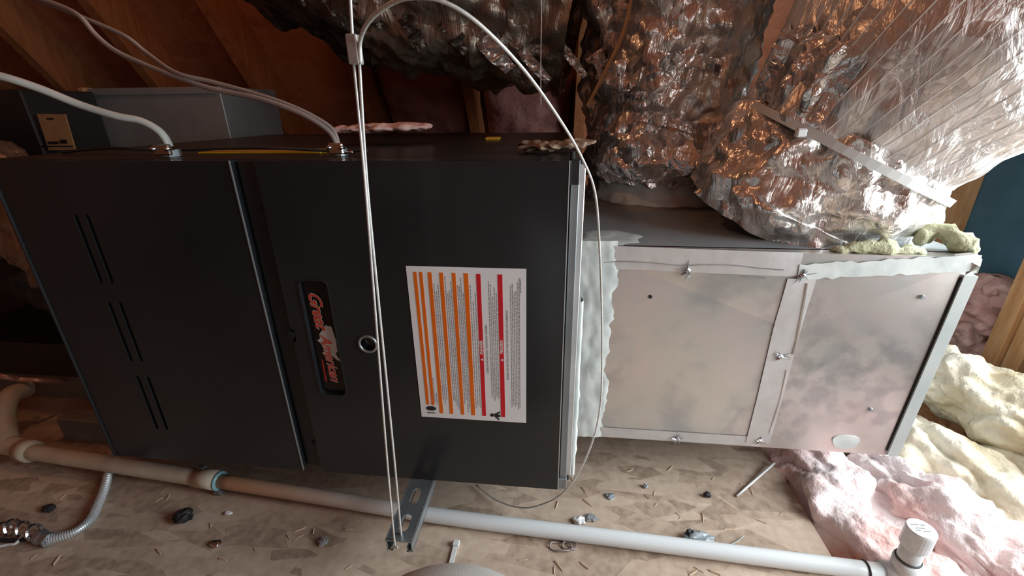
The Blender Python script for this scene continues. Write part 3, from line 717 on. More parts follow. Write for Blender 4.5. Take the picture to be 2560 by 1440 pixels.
for k in range(40):                          # reinforcing threads running along the jacket
    a = math.radians(-110 + k * 6.0); pts = []
    for i in range(6, len(path), 2):
        t, u, w = fr[i]; aa = a + 0.35 * i / len(path); d = u * math.cos(aa) + w * math.sin(aa); q = path[i] + d * rad[i]
        pts.append(q + d * (bigdisp(q, i / (len(path) - 1), aa) + 0.0010))
    bm = bmesh.new(); tube(bm, pts, 0.00055, 5); finish('scrim_thread', bm, 'thread', jk)
def skirt(name, parent, path, rad, a0, a1, mat, amp, sc, seg=70, lift=0.006, frq=0, ph=0.0):
    fr = frames(path, Vector((0, -1, 0))); bm = bmesh.new(); rows = []
    for i, p in enumerate(path):
        t, u, w = fr[i]; row = []
        for k in range(seg + 1):
            a = a0 + (a1 - a0) * k / seg; d = u * math.cos(a) + w * math.sin(a); q = p + d * rad[i]
            edge = min(1, 7 * k / seg, 7 * (1 - k / seg), 5 * (i + .2) / len(path), 5 * (len(path) - i - .8) / len(path))
            h = crumple(amp, sc)(q, 0, a) + (amp * 0.8 * math.sin(a * frq + ph + 2.5 * noise.noise(q * 9)) if frq else 0)
            row.append(bm.verts.new(q + d * (lift * edge + max(-0.003, h) * edge) + t * (0.016 * noise.noise(Vector((a * 9, i * 0.1, ph))) if i in (0, len(path) - 1) else 0)))
        rows.append(row)
    for i in range(len(rows) - 1):
        for k in range(seg): bm.faces.new((rows[i][k], rows[i][k + 1], rows[i + 1][k + 1], rows[i + 1][k]))
    return finish(name, bm, mat, parent)
gp = smooth_path([RC + RN * 0.006, RC + RN * 0.06, RC + RN * 0.115], 9)
skirt('foil_gather', fd, gp, lerp_rad([(0, 0.178), (1, 0.192)], len(gp)), -1.70, -0.70, 'foil_bright', 0.014, 14, frq=26)
# strap
def ring_path(c, n, r, k=64, wob=0.0, upv=Vector((0, -1, 0))):
    u = (upv - n * upv.dot(n)).normalized(); w = n.cross(u)
    return [c + (u * math.cos(2 * math.pi * i / k) + w * math.sin(2 * math.pi * i / k)) * (r + wob * noise.noise(Vector((math.cos(i * 6.28 / k) * 2, math.sin(i * 6.28 / k) * 2, 0)))) for i in range(k + 1)]
def band(name, mat, parent, c, n, r, w, th, wob=0.0):
    bm = bmesh.new(); p = ring_path(c, n, r, 72, wob); q = ring_path(c, n, r + th, 72, wob); rows = []
    for i in range(72):
        rows.append([bm.verts.new(x) for x in (p[i] - n * w / 2, p[i] + n * w / 2, q[i] + n * w / 2, q[i] - n * w / 2)])
    for i in range(72):
        for k in range(4): bm.faces.new((rows[i][k], rows[i][(k + 1) % 4], rows[(i + 1) % 72][(k + 1) % 4], rows[(i + 1) % 72][k]))
    return finish(name, bm, mat, parent)
stp = band('cinch_strap', 'strap', fd, RC, RN, 0.1815, 0.012, 0.003, 0.003)
bx = PY(2003, 332, 0.712); bm = bmesh.new(); box(bm, bx.x - .007, bx.x + .007, bx.y - .004, bx.y + .006, bx.z - .006, bx.z + .006, bev=0.002); finish('strap_head', bm, 'strap', stp)
# middle duct: foil wrapped take-off standing on the plenum, bending away to the left
md = thing('flex_duct', (0.235, 1.20, DT), 'crumpled foil-wrapped take-off duct beside the dark crevice, standing on the plenum', 'flexible duct')
path = smooth_path([(0.25, 1.19, DT + 0.055), (0.248, 1.19, 0.62), (0.24, 1.18, 0.76), (0.235, 1.16, 0.90), (0.20, 1.10, 1.10), (0.19, 1.02, 1.30)], 16)
rad = lerp_rad([(0, 0.180), (0.12, 0.195), (0.25, 0.180), (0.42, 0.195), (1, 0.210)], len(path))
bm = bmesh.new(); skin(bm, path, rad, 150, crumple(0.034, 9)); finish('foil_wrap', bm, 'foil', md, smooth=True)
path = smooth_path([(0.25, 1.19, DT - 0.001), (0.25, 1.19, DT + 0.03), (0.25, 1.19, DT + 0.075)], 6)
bm = bmesh.new(); skin(bm, path, lerp_rad([(0, 0.188), (0.5, 0.178), (1, 0.174)], len(path)), 90, crumple(0.012, 22)); finish('mastic_collar', bm, 'mastic', md, smooth=True)
sp = smooth_path([(0.25, 1.19, DT + 0.050), (0.25, 1.19, DT + 0.10), (0.248, 1.19, DT + 0.165)], 9)
skirt('foil_skirt', md, sp, lerp_rad([(0, 0.190), (0.5, 0.206), (1, 0.196)], len(sp)), -1.25, 1.0, 'foil_bright', 0.022, 13, lift=0.010)
# folded ribbon of foil tape looping over the front of it
def ribbon(name, mat, parent, pts, w, up, n=8, wob=0.004):
    bm = bmesh.new(); p = smooth_path(pts, n); rows = []
    for i, q in enumerate(p):
        ww = w * (0.75 + 0.35 * noise.noise(Vector((i * 0.35, 1.3, 0))))
        o = Vector((0, -0.002 + wob * noise.noise(Vector((i * 0.8, 0, 2))), 0))
        rows.append([bm.verts.new(q + up * ww * s + o + Vector((0, wob * noise.noise(Vector((i * 0.9, s * 4, 9))), 0))) for s in (-0.5, -0.17, 0.17, 0.5)])
    for i in range(len(rows) - 1):
        for k in range(3): bm.faces.new((rows[i][k], rows[i][k + 1], rows[i + 1][k + 1], rows[i + 1][k]))
    return finish(name, bm, mat, parent)
def fy(px): return 0.975 + 0.10 * ((px - 1690) / 170.0) ** 2 * 0.6
ribbon('foil_flap', 'foil_bright', md, [PY(x, y, fy(x)) for x, y in ((1560, 240), (1580, 205), (1625, 172), (1680, 155), (1740, 150), (1785, 160), (1800, 178))], 0.034, Vector((0.1, 0, 1)))
ribbon('foil_flap', 'foil_bright', md, [PY(x, y, fy(x)) for x, y in ((1558, 250), (1585, 240), (1625, 238))], 0.022, Vector((0, 0, 1)))
ribbon('foil_flap', 'foil_bright', md, [PY(x, y, fy(x)) for x, y in ((1565, 292), (1630, 292), (1700, 310), (1760, 325), (1800, 318))], 0.030, Vector((0, 0, 1)))
# upper duct running off to the left, its left half coloured dark to stand for shade
ud = thing('flex_duct', (-0.30, 1.25, 0.75), 'dark unlit foil-wrapped duct running overhead behind the furnace, ragged underneath', 'flexible duct')
path = smooth_path([(0.03, 1.22, 0.925), (-0.12, 1.23, 0.955), (-0.30, 1.23, 0.985), (-0.52, 1.23, 1.045), (-0.72, 1.23, 1.13), (-0.82, 1.23, 1.17)], 16)
rad = lerp_rad([(0, 0.20), (0.5, 0.215), (0.8, 0.19), (1, 0.12)], len(path))
ns = len(path) // 2
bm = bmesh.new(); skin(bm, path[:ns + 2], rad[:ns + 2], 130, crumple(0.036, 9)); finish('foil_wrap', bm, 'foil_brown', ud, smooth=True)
bm = bmesh.new(); skin(bm, path[ns:], rad[ns:], 130, crumple(0.036, 9)); finish('shaded_wrap', bm, 'foil_dark', ud, smooth=True)
pr = []
for k in range(9):
    x = -0.62 + k * 0.085; y = 1.07 + 0.02 * random.random(); z = 0.93 - 0.02 * k + random.uniform(-.02, .03)
    ribbon('foil_scrap', 'foil_dark' if k < 5 else 'foil', ud, [(x, y, z + 0.05), (x + 0.03, y - 0.012, z + 0.01), (x + 0.05 + random.uniform(-.02, .03), y - 0.004, z - 0.035)], random.uniform(0.02, 0.05), Vector((0.8, 0, 0.5)), wob=0.012)
# rust coloured hanger strap and thin wire
rs = tubeo('hanger_strap', 'rust', None, [PY(1470, 262, 1.00), PY(1515, 175, 0.985), PY(1560, 75, 0.98), PY(1590, -60, 1.0)], 0.0085, seg=8, n=6, smooth=False, flat=0.25)
tag(rs, 'flat rust-brown hanger strap slanting across the foil wrap', 'strap')
tw = tubeo('hanger_wire', 'wire', None, [PY(1354, -200, 0.92), PY(1354, 0, 0.92), PY(1352, 140, 0.92), PY(1352, 272, 0.92)], 0.0008, seg=6)
tag(tw, 'hair-thin wire hanging straight down in front of the dark duct', 'wire')

# ------------------------------------------------------------------ drain pipe
pa, pb, pc = PZ(548, 1202, 0.028), PZ(1100, 1290, 0.0150), PZ(2215, 1432, 0.0140)
dp = thing('drain_pipe', (pb.x, pb.y, 0.0), 'white PVC condensate drain pipe running along the deck in front of the furnace', 'pipe')
pm = pa.lerp(pb, 0.62)
tubeo('pipe_run', 'pvc_orange', dp, [pa, pa.lerp(pb, 0.5), pb, pb.lerp(pc, 0.5), pc], 0.0134, seg=20)
pd = PZ(70, 1128, 0.036)
tubeo('cream_pipe', 'cream', dp, [pd, pd.lerp(pa, 0.5), pa.lerp(pd, 0.02)], 0.0160, seg=20)
e1 = PZ(20, 1108, 0.040); e2 = PY(12, 1055, 0.68); e3 = PY(14, 1010, 0.70); e4 = PY(32, 985, 0.725); e5 = PY(66, 972, 0.76)
tubeo('elbow_pipe', 'cream', dp, [pd, pd.lerp(e1, 0.6), e1, e2, e3, e4, e5], 0.0195, seg=20)
tubeo('elbow_socket', 'cream', dp, [pd + (pa - pd).normalized() * 0.012, pd + (e1 - pd).normalized() * 0.018], 0.0225, seg=20, n=2)
cd = (pb - pa).normalized()
tubeo('coupling', 'cream', dp, [pa - cd * 0.050, pa - cd * 0.002], 0.0185, seg=24, n=2)
tubeo('glue_ring', 'blue', dp, [pa - cd * 0.002, pa + cd * 0.003], 0.0186, seg=24, n=2)
boxo('pipe_clip', 'flange', dp, pa.x - 0.052, pa.x - 0.036, pa.y + 0.008, pa.y + 0.020, 0.002, 0.048, bev=0.002)
boxo('pipe_clip', 'flange', dp, pa.x - 0.010, pa.x + 0.006, pa.y - 0.012, pa.y - 0.002, 0.000, 0.012, bev=0.002)
# vertical clean-out with cap
tb = PZ(2252, 1436, 0.014)
tubeo('tee', 'pvc', dp, [pc - (pc - pb).normalized() * 0.005, tb + (pc - pb).normalized() * 0.03], 0.0178, seg=24, n=2)
tubeo('riser', 'pvc', dp, [tb, tb + Vector((0, 0, 0.075))], 0.0150, seg=24, n=2)
tubeo('riser_socket', 'pvc', dp, [tb + Vector((0, 0, 0.008)), tb + Vector((0, 0, 0.034))], 0.0185, seg=24, n=2)
bm = bmesh.new(); tube(bm, [tb + Vector((0, 0, z)) for z in (0.064, 0.066, 0.097, 0.100)], [0.0178, 0.0190, 0.0190, 0.0178], 28); cp = finish('end_cap', bm, 'pvc', dp)
bm = bmesh.new()
for k, (u, v, l) in enumerate(((-.006, .006, .010), (-.002, .000, .012), (.004, -.005, .009), (.005, .006, .005), (-.008, -.004, .006))):
    box(bm, tb.x + u - l / 2, tb.x + u + l / 2, tb.y + v - .0006, tb.y + v + .0006, 0.0138 + 0.100 - 0.0002, 0.0142 + 0.1004)
finish('cap_marking', bm, 'lint', cp)
bm = bmesh.new(); nrm = (pc - pb).normalized(); cb = pc - nrm * 0.030; tube(bm, ring_path(cb, nrm, 0.0140, 32, upv=Vector((0, 0, 1))), 0.0016, 6, cap=False); finish('cable_tie', bm, 'rubber', dp)
bm = bmesh.new(); tube(bm, ring_path(tb + Vector((0, 0, 0.037)), Vector((0, 0, 1)), 0.0158, 32), 0.0014, 6, cap=False); finish('riser_band', bm, 'rubber', dp)

# ------------------------------------------------------------------ armoured whip on the floor
cw = thing('armoured_conduit', tuple(PZ(190, 1330, 0.0)), 'ribbed flexible metal conduit curling out on the deck from under the pipe', 'conduit')
pts = smooth_path([PZ(283, 1140, 0.012), PZ(272, 1178, 0.010), PZ(262, 1220, 0.009), PZ(245, 1262, 0.009), PZ(225, 1300, 0.009), PZ(185, 1330, 0.009), PZ(120, 1350, 0.010)], 40)
bm = bmesh.new(); tube(bm, pts, [0.0068 + 0.0011 * (1 if i % 4 < 2 else -1) for i in range(len(pts))], 14); finish('ribbed_sheath', bm, 'edge', cw, smooth=False)
fp_ = [PZ(124, 1350, 0.010), PZ(95, 1340, 0.012)]
tubeo('connector', 'zinc', cw, [fp_[0], fp_[0].lerp(fp_[1], .5), fp_[1]], [0.012, 0.012, 0.0105, 0.0105, 0.0125, 0.0125, 0.0125], seg=6, n=3, smooth=False)
for k, (x, y, r) in enumerate(((85, 1330, .012), (58, 1322, .011), (30, 1318, .012), (8, 1325, .012))):
    c = PZ(x, y, 0.012); bm = bmesh.new(); tube(bm, ring_path(c, Vector((0.9, 0.2, 0.3)).normalized(), r, 20), 0.0032, 6, cap=False); finish('locknut', bm, 'bright', cw)
tubeo('wire_lead', 'strap', cw, [PZ(60, 1335, 0.010), PZ(40, 1358, 0.005), PZ(20, 1362, 0.004), PZ(-10, 1368, 0.004)], 0.0026, seg=8)
tubeo('wire_lead', 'rubber', cw, [PZ(90, 1340, 0.010), PZ(50, 1350, 0.006), PZ(-10, 1350, 0.006)], 0.0034, seg=8)

# ------------------------------------------------------------------ power and control cables on the furnace top
pcab = thing('power_cable', (-0.55, 0.62, 0.642), 'flat pale power cable bending down into a clamp on the furnace top', 'cable')
tubeo('cable_sheath', 'nm', pcab, [PY(-120, 165, 0.55), PY(0, 190, 0.56), PY(100, 222, 0.575), PY(200, 262, 0.59), PY(290, 290, 0.60), PY(350, 302, 0.61), PY(395, 326, 0.615), PY(418, 355, 0.618), PY(427, 384, 0.62)], 0.0072, seg=12, flat=0.72)
cc = PY(428, 384, 0.62)
def clamp(parent, c, s):
    bm = bmesh.new(); tube(bm, [Vector((c.x, c.y, 0.6425)), Vector((c.x, c.y, 0.652))], 0.013 * s, 12); finish('clamp_ring', bm, 'zinc', parent)
    bm = bmesh.new(); box(bm, c.x - 0.013 * s, c.x + 0.013 * s, c.y - 0.016 * s, c.y - 0.010 * s, 0.645, 0.660, bev=0.0015); finish('clamp_bar', bm, 'bright', parent)
    for d in (-1, 1): tubeo('clamp_screw', 'bright', parent, [Vector((c.x + d * 0.011 * s, c.y - 0.020 * s, 0.654)), Vector((c.x + d * 0.0112 * s, c.y - 0.006 * s, 0.654))], 0.0030, seg=8, n=2)
clamp(pcab, cc, 1.0)
tc = thing('thermostat_cable', (-0.27, 0.62, 0.642), 'pair of thin grey control cables twisted together into a clamp on the furnace', 'cable')
tubeo('cable_sheath', 'nm2', tc, [PY(60, -15, 0.72), PY(150, 15, 0.71), PY(200, 42, 0.70), PY(240, 88, 0.69), PY(290, 128, 0.68), PY(370, 165, 0.67), PY(440, 192, 0.66), PY(530, 222, 0.65), PY(640, 245, 0.64), PY(730, 275, 0.632), PY(790, 305, 0.63), PY(828, 335, 0.63), PY(845, 372, 0.63)], 0.0037, seg=10)
tubeo('cable_sheath', 'nm2', tc, [PY(80, -5, 0.73), PY(150, 22, 0.72), PY(235, 55, 0.71), PY(315, 92, 0.70), PY(370, 135, 0.69), PY(440, 182, 0.66), PY(530, 205, 0.655), PY(640, 235, 0.645), PY(720, 262, 0.637), PY(785, 292, 0.634), PY(832, 325, 0.633), PY(849, 372, 0.632)], 0.0032, seg=10)
clamp(tc, PY(850, 378, 0.63), 0.8)
tubeo('clamp_tail', 'bright', tc, [PY(858, 382, 0.622), PY(872, 381, 0.620), PY(882, 380, 0.620)], 0.0022, seg=8, n=3)
# litter on the furnace top
bm = bmesh.new(); box(bm, -0.56, -0.36, 0.655, 0.72, 0.6425, 0.645, bev=0.0008)
tag(finish('yellow_tag', bm, 'yellowtag'), 'long yellow paper tag lying on the furnace top', 'tag')
tag(tubeo('black_lead', 'rubber', None, [(-0.80, 0.66, 0.645), (-0.70, 0.645, 0.652), (-0.62, 0.66, 0.648), (-0.50, 0.66, 0.650), (-0.42, 0.645, 0.651), (-0.34, 0.66, 0.646), (-0.28, 0.64, 0.648)], 0.0022, seg=8), 'thin black wire wandering along the furnace top over the yellow tag', 'wire')
def batt(name, label, mat, pts, r, amp, seed, flat, scale, group=None, seg=44, n=14, amp2=None, cat='insulation'):
    bm = bmesh.new(); p = smooth_path(pts, n); L = len(p); sd = Vector((seed * 3.1, seed * 1.7, 0))
    rr = [r * (math.sin(math.pi * (i + 0.5) / L) ** 0.28) for i in range(L)]
    def dsp(q, i, a):
        q = Vector((q.x, q.y * 0.7, q.z)); h = noise.noise(q * scale + sd); 
        return amp * (1.0 * h + 0.50 * noise.noise(q * scale * 2.3 + sd) - 1.2 * max(0, 0.22 - abs(noise.noise(q * scale * 0.9 + sd * 2))) * 2 + 0.20 * noise.noise(q * scale * 5.3 + sd) + 0.10 * noise.noise(q * scale * 12 + sd))
    tube(bm, p, rr, seg, flat=flat, disp=dsp, up=Vector((0, 0, 1)))
    return tag(finish(name, bm, mat, smooth=True), label, cat, group)
batt('insulation_scrap', 'scrap of pink insulation lying on the furnace top behind the cable clamp', 'pinkdark', [PY(815, 326, 0.82), PY(880, 322, 0.85), PY(960, 318, 0.85), PY(1040, 316, 0.88), PY(1075, 312, 0.90)], 0.034, 0.016, 3, 0.24, 34, n=16, seg=40)
batt('insulation_scrap', 'tan insulation scrap at the furnace corner against the foil wrap', 'scrap', [(-0.06, 0.68, 0.650), (-0.03, 0.66, 0.652), (0.00, 0.66, 0.654), (0.022, 0.68, 0.655)], 0.036, 0.026, 5, 0.20, 40, n=18, seg=48)
bm = bmesh.new(); box(bm, -0.16, -0.13, 0.95, 0.985, 0.642, 0.648, bev=0.002); tag(finish('yellow_scrap', bm, 'yellowtag'), 'tiny yellow scrap at the back of the furnace top', 'scrap')

# ------------------------------------------------------------------ boxes behind and left of the furnace
g1 = thing('return_box', (-1.15, 1.5, 0.0), 'grey sheet metal return box standing behind the furnace', 'duct')
bm = bmesh.new(); box(bm, -1.46, -1.02, 1.34, 1.62, 0.0, 0.775, bev=0.002); finish('box_body', bm, 'galv_dull', g1)
boxo('box_edge', 'card', g1, -1.475, -1.455, 1.325, 1.36, 0.0, 0.778, bev=0.003)
boxo('box_seam', 'galv_dull', g1, -1.45, -1.03, 1.334, 1.341, 0.755, 0.775, bev=0.001)
g2 = thing('coil_cabinet', (-1.75, 1.25, 0.0), 'black coil cabinet with a tan paper label in the dark corner', 'cabinet')
boxo('cabinet_body', 'blackbox', g2, -2.3, -1.415, 1.12, 1.32, 0.0, 0.765, bev=0.004)
pA, pB, pC, pD = PY(92, 285, 1.118), PY(162, 286, 1.118), PY(188, 374, 1.118), PY(122, 376, 1.118)
bm = bmesh.new(); e = bm.faces.new([bm.verts.new(q) for q in (pA, pB, pC, pD)]); r = bmesh.ops.extrude_face_region(bm, geom=[e]); bmesh.ops.translate(bm, verts=[g for g in r['geom'] if isinstance(g, bmesh.types.BMVert)], vec=(0, 0.003, 0))
lb = finish('paper_label', bm, 'card', g2)
bm = bmesh.new()
for (x, y, w, h) in ((125, 297, 10, 4), (133, 357, 16, 7), (158, 354, 10, 10), (140, 366, 50, 3)):
    q = PY(x, y, 1.1165); box(bm, q.x - w / 1000, q.x + w / 1000, 1.1165, 1.118, q.z - h / 2000, q.z + h / 2000)
finish('label_print', bm, 'ink', lb)
bb = thing('condensate_pan', (-1.2, 0.9, 0.0), 'black drain pan box on a grey rail left of the furnace', 'box')
boxo('pan_body', 'blackbox', bb, -1.60, -0.85, 0.84, 1.08, 0.075, 0.17, bev=0.004)
boxo('pan_rail', 'greybeam', bb, -1.13, -0.86, 0.705, 0.745, 0.0, 0.060, bev=0.003)
boxo('pan_rail', 'greybeam', bb, -1.60, -0.86, 0.85, 0.89, 0.0, 0.075, bev=0.003)
boxo('pan_rail', 'greybeam', bb, -1.60, -0.86, 0.98, 1.04, 0.0, 0.075, bev=0.003)
boxo('pan_tie', 'greybeam', bb, -0.90, -0.86, 0.745, 0.85, 0.0, 0.055)
lf = thing('return_flex_duct', (-1.22, 1.0, 0.17), 'dark foil flex duct on the drain pan beside the furnace end', 'flexible duct')
path = smooth_path([(-1.06, 0.95, 0.325), (-1.20, 0.95, 0.40), (-1.40, 0.95, 0.52), (-1.7, 0.95, 0.62)], 12)
bm = bmesh.new(); skin(bm, path, [0.13] * len(path), 90, crumple(0.030, 10)); finish('foil_wrap', bm, 'foil_brown', lf, smooth=True)
path = smooth_path([(-1.00, 0.86, 0.235), (-1.12, 0.86, 0.27), (-1.30, 0.86, 0.36), (-1.5, 0.86, 0.44)], 10)
bm = bmesh.new(); tube(bm, path, 0.045, 24, disp=lambda q, i, a: 0.006 * (i % 2) + 0.008 * noise.noise(q * 25)); finish('rubber_sleeve', bm, 'rubber', lf, smooth=False)
cl = tubeo('copper_line', 'copper', None, [PY(-120, 918, 0.72), PY(0, 940, 0.73), PY(50, 948, 0.75), PY(105, 951, 0.77), PY(160, 953, 0.81)], 0.0062, seg=12)
tag(cl, 'thin pinkish copper line passing above the cream elbow pipe', 'pipe')

# ------------------------------------------------------------------ insulation
def bay_batt(x0, x1, s0, s1, label, seed):
    bm = bmesh.new(); nx, ns = 22, 40; rows = []
    for i in range(ns + 1):
        row = []
        for k in range(nx + 1):
            u, v = k / nx, i / ns; edge = min(1, 6 * u, 6 * (1 - u), 8 * v, 8 * (1 - v))
            p = Vector((x0 + (x1 - x0) * u, s0 + (s1 - s0) * v, seed))
            row.append(bm.verts.new(slope_pt(p.x, p.y, 0.005 + edge ** 0.5 * (0.075 + 0.03 * noise.noise(p * 11) + 0.014 * noise.noise(p * 27)))))
        rows.append(row)
    for i in range(ns):
        for k in range(nx): bm.faces.new((rows[i][k], rows[i][k + 1], rows[i + 1][k + 1], rows[i + 1][k]))
    return tag(finish('roof_batt', bm, 'pinkroof', smooth=True), label, 'insulation')
bay_batt(-0.725, -0.370, 0.30, 1.12, 'pink insulation batt between rafters, seen under the dark duct', 2)
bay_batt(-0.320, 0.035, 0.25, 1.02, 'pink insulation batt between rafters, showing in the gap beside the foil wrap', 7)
batt('pink_batt', 'pink fibreglass batt spilling over the edge of the wooden deck', 'pink', [(0.56, 0.98, -0.03), (0.553, 0.84, -0.025), (0.562, 0.72, -0.03), (0.580, 0.60, -0.04), (0.59, 0.48, -0.055), (0.59, 0.34, -0.06)], 0.092, 0.045, 1, 0.72, 11, seg=110, n=30)
batt('pink_batt', 'pink fibreglass batt beside the capped pipe riser, folded lengthwise', 'pink', [(0.70, 0.86, -0.02), (0.70, 0.70, -0.005), (0.715, 0.58, -0.01), (0.745, 0.42, -0.03), (0.76, 0.28, -0.05)], 0.085, 0.042, 6, 0.85, 11, seg=100, n=28)
batt('yellow_batt', 'cream fibreglass batt lying flat between the pink batts and the gable studs', 'yellow', [(0.70, 1.08, -0.04), (0.80, 0.92, -0.02), (0.88, 0.76, -0.03), (0.925, 0.60, -0.05), (0.93, 0.42, -0.06)], 0.098, 0.040, 3, 0.8, 13, seg=110, n=30)
batt('yellow_batt', 'cream fibreglass batt rolled up against the gable stud under the window', 'yellow', [(0.86, 1.10, 0.075), (0.925, 0.99, 0.095), (0.97, 0.87, 0.090), (0.985, 0.74, 0.065), (0.98, 0.60, 0.05)], 0.088, 0.030, 8, 0.85, 14, seg=110, n=28)
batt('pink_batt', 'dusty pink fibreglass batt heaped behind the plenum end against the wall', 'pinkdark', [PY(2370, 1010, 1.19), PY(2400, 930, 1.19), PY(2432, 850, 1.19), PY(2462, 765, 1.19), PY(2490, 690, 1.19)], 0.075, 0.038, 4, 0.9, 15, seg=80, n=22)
batt('pink_batt', 'pink fibreglass batt under the plenum end by the deck edge', 'pink', [(0.60, 1.45, -0.06), (0.66, 1.34, -0.05), (0.74, 1.24, -0.03), (0.80, 1.17, 0.0)], 0.10, 0.035, 9, 0.6, 12, seg=60, n=18)

# ------------------------------------------------------------------ litter on the deck
def on_floor(px, py, z=0.0): return PZ(px, py, z)
a, b = on_floor(1842, 1240, 0.003), on_floor(1936, 1158, 0.010)
tag(tubeo('plastic_rod', 'white', None, [a, a.lerp(b, .5), b], 0.0024, seg=8, n=2), 'thin white plastic rod leaning on the pink batt by the deck edge', 'rod')
a, b = on_floor(1141, 1357, 0.004), on_floor(1139, 1400, 0.004)
zt = thing('cable_tie', tuple(on_floor(1140, 1375)), 'pale nylon cable tie lying beside the trouser knee', 'cable tie')
bm = bmesh.new(); box(bm, a.x - .0055, a.x + .0055, a.y - .007, a.y + .004, 0.0, 0.008, bev=0.001); finish('tie_head', bm, 'strap', zt)
bm = bmesh.new(); box(bm, a.x - .0042, a.x + .0032, b.y - .02, a.y - .005, 0.001, 0.004); finish('tie_tail', bm, 'strap', zt)
def loop_pts(px, py, rx, ry, k=18): 
    c = on_floor(px, py, 0.003); return [c + Vector((rx * math.cos(t * 2 * math.pi / k), ry * math.sin(t * 2 * math.pi / k), 0.002 * math.sin(t))) for t in range(k + 1)]
tag(tubeo('twine_loop', 'nm2', None, loop_pts(1402, 1366, .019, .009) + loop_pts(1424, 1364, .012, .008), 0.0016, seg=6, n=3), 'little tangle of tan twine on the deck in front of the drain pipe', 'twine')
def lump(name, mat, px, py, sx, sy, sz, seed, label, cat):
    c = on_floor(px, py); bm = bmesh.new(); bmesh.ops.create_icosphere(bm, subdivisions=3, radius=1)
    for v in bm.verts:
        w = 1 + 0.45 * noise.noise(v.co * 1.7 + Vector((seed, 0, 0))) + 0.2 * noise.noise(v.co * 4 + Vector((seed, 5, 0)))
        v.co = Vector((c.x + v.co.x * sx * w, c.y + v.co.y * sy * w, max(0.0, sz * 0.9 + v.co.z * sz * w)))
    return tag(finish(name, bm, mat, smooth=False), label, cat)
lump('mastic_crumb', 'white', 1447, 1306, .011, .008, .005, 1, 'white crumb of dried mastic behind the drain pipe', 'crumb')
lump('foil_scrap', 'lint', 1478, 1297, .011, .008, .003, 2, 'grey foil scrap next to the white crumb', 'scrap')
lump('foil_scrap', 'galv_dull', 1525, 1243, .010, .007, .003, 3, 'crinkled grey foil scrap between furnace and drain pipe', 'scrap')
lump('rag', 'galv_dull', 1745, 1352, .024, .012, .008, 4, 'blue-grey scrap of sheet tucked behind the drain pipe', 'scrap')
lump('dark_scrap', 'rubber', 1725, 1345, .009, .008, .009, 5, 'small black lump on the blue-grey scrap', 'scrap')
tag(tubeo('string', 'nm', None, [on_floor(1795, 1368, .003), on_floor(1825, 1362, .003), on_floor(1848, 1350, .004), on_floor(1858, 1340, .006)], 0.0012, seg=6), 'short pale string curling from the blue-grey scrap', 'string')
lump('mortar_crumb', 'galv_dull', 1614, 1219, .005, .004, .005, 6, 'small shiny screw-sized crumb behind the drain pipe', 'crumb')
lump('mortar_crumb', 'rubber', 1767, 1242, .006, .005, .006, 7, 'small dark knob of dirt near the white rod', 'crumb')
lump('dark_scrap', 'rubber', 462, 1298, .018, .014, .010, 8, 'dark rubber scrap on the shaded deck', 'scrap')
lump('dark_scrap', 'rubber', 125, 1275, .012, .008, .006, 12, 'dark scrap in the bend of the ribbed conduit', 'scrap')
lump('paper_scrap', 'white', 571, 1285, .007, .004, .003, 9, 'small white paper scrap on the shaded deck', 'scrap')
lump('foil_scrap', 'bright', 541, 1362, .009, .007, .004, 10, 'shiny foil scrap on the deck near the bottom edge', 'scrap')
lump('paper_scrap', 'lint', 808, 1355, .009, .009, .003, 11, 'grey frayed scrap on the deck left of the strut end', 'scrap')
rnd = random.Random(3); made = None; k = 0
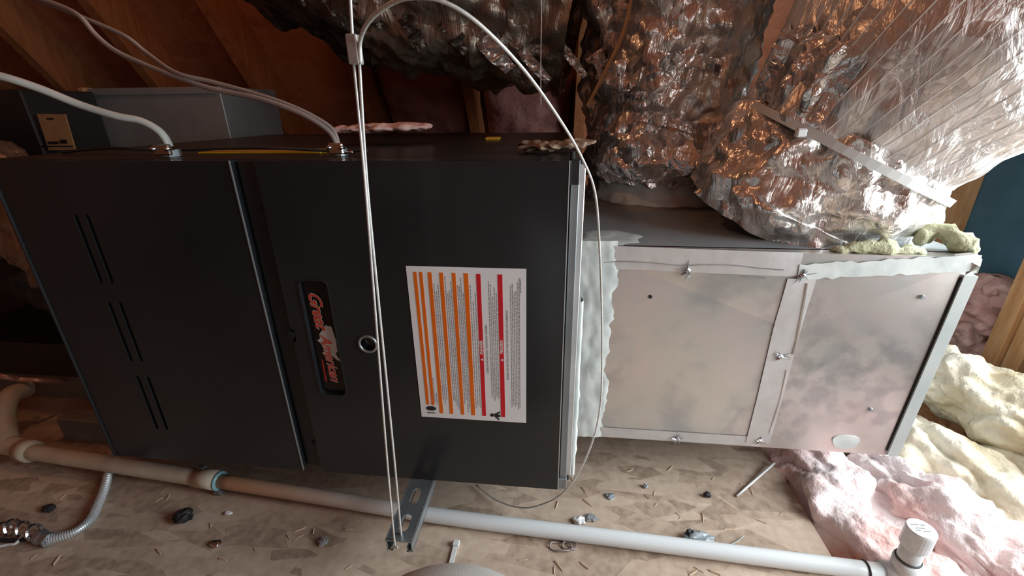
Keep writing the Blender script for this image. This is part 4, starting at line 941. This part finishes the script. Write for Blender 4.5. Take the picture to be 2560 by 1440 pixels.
while k < 46:
    px, py = rnd.uniform(60, 2020), rnd.uniform(1170, 1435)
    q = on_floor(px, py)
    if q.x > FX - 0.02 or 930 < px < 1290 and py > 1340: continue
    if abs(py - (1205 + (px - 560) * 0.137)) < 50 or py < 1235 and px < 1420: continue
    k += 1
    if made is None:
        bm = bmesh.new(); L = 0.010
        vs = [bm.verts.new(v) for v in ((-L, -.0012, 0), (-L * .3, -.0022, 0), (L, -.0004, 0), (L * .4, .0018, 0), (-L * .8, .0012, 0), (-L * .8, 0, .0018), (L * .5, .0003, .0016))]
        for f in ((0, 1, 6, 5), (1, 2, 6), (2, 3, 6), (3, 4, 5, 6), (4, 0, 5), (0, 4, 3, 2, 1)): bm.faces.new([vs[i] for i in f])
        o = finish('wood_splinter', bm, 'splinter', origin=(0, 0, 0)); tag(o, 'small wood splinter lying loose on the OSB deck', 'splinter', 'splinters on the deck'); made = o
    else: o = made.copy(); C.objects.link(o)
    o.location = (q.x, q.y, 0.0002); o.rotation_euler = (0, 0, rnd.uniform(0, 6.28)); s = rnd.uniform(0.45, 1.25); o.scale = (s, s, s)

# ------------------------------------------------------------------ the photographer's knee
kn = PY(1118, 1392, 0.205)
rt = thing('person', (-0.03, 0.12, 0.0), 'bent knee of a crouching person in grey-khaki trousers', 'person')
def limb(bm, pts, rr, seg=40, n=14):
    p = smooth_path(pts, n); L = len(p); rs = []
    for i in range(L):
        t = i / (L - 1) * (len(rr) - 1); j = min(int(t), len(rr) - 2); rs.append(rr[j] + (rr[j + 1] - rr[j]) * (t - j))
    tube(bm, p, rs, seg, disp=lambda q, i, a: 0.003 * noise.noise(q * 18) + 0.0015 * math.sin(q.z * 60 + 4 * noise.noise(q * 8)))
kc = Vector((kn.x + 0.008, kn.y - 0.052, kn.z - 0.055))
bm = bmesh.new()
limb(bm, [kc + Vector((-0.08, -0.44, -0.10)), kc + Vector((-0.05, -0.28, -0.045)), kc + Vector((-0.02, -0.12, 0.0)), kc + Vector((-0.004, -0.032, 0.012)), kc + Vector((0.004, 0.0, -0.012)), kc + Vector((0.006, -0.012, -0.06)), kc + Vector((0.01, -0.05, -0.16)), kc + Vector((0.02, -0.085, -(kc.z - 0.10)))],
     [0.096, 0.092, 0.086, 0.081, 0.079, 0.075, 0.072, 0.062])
finish('trouser_leg', bm, 'trousers', rt, smooth=True)
bm = bmesh.new(); bk = kc + Vector((0.02, -0.085, 0)); 
tube(bm, smooth_path([(bk.x, bk.y - 0.09, 0.045), (bk.x, bk.y - 0.02, 0.050), (bk.x + 0.004, bk.y + 0.06, 0.042), (bk.x + 0.006, bk.y + 0.13, 0.030)], 8), [0.03] + [0.044] * 10 + [0.046] * 10 + [0.036] * 4, 24, flat=0.85)
finish('boot', bm, 'boot', rt, smooth=True)
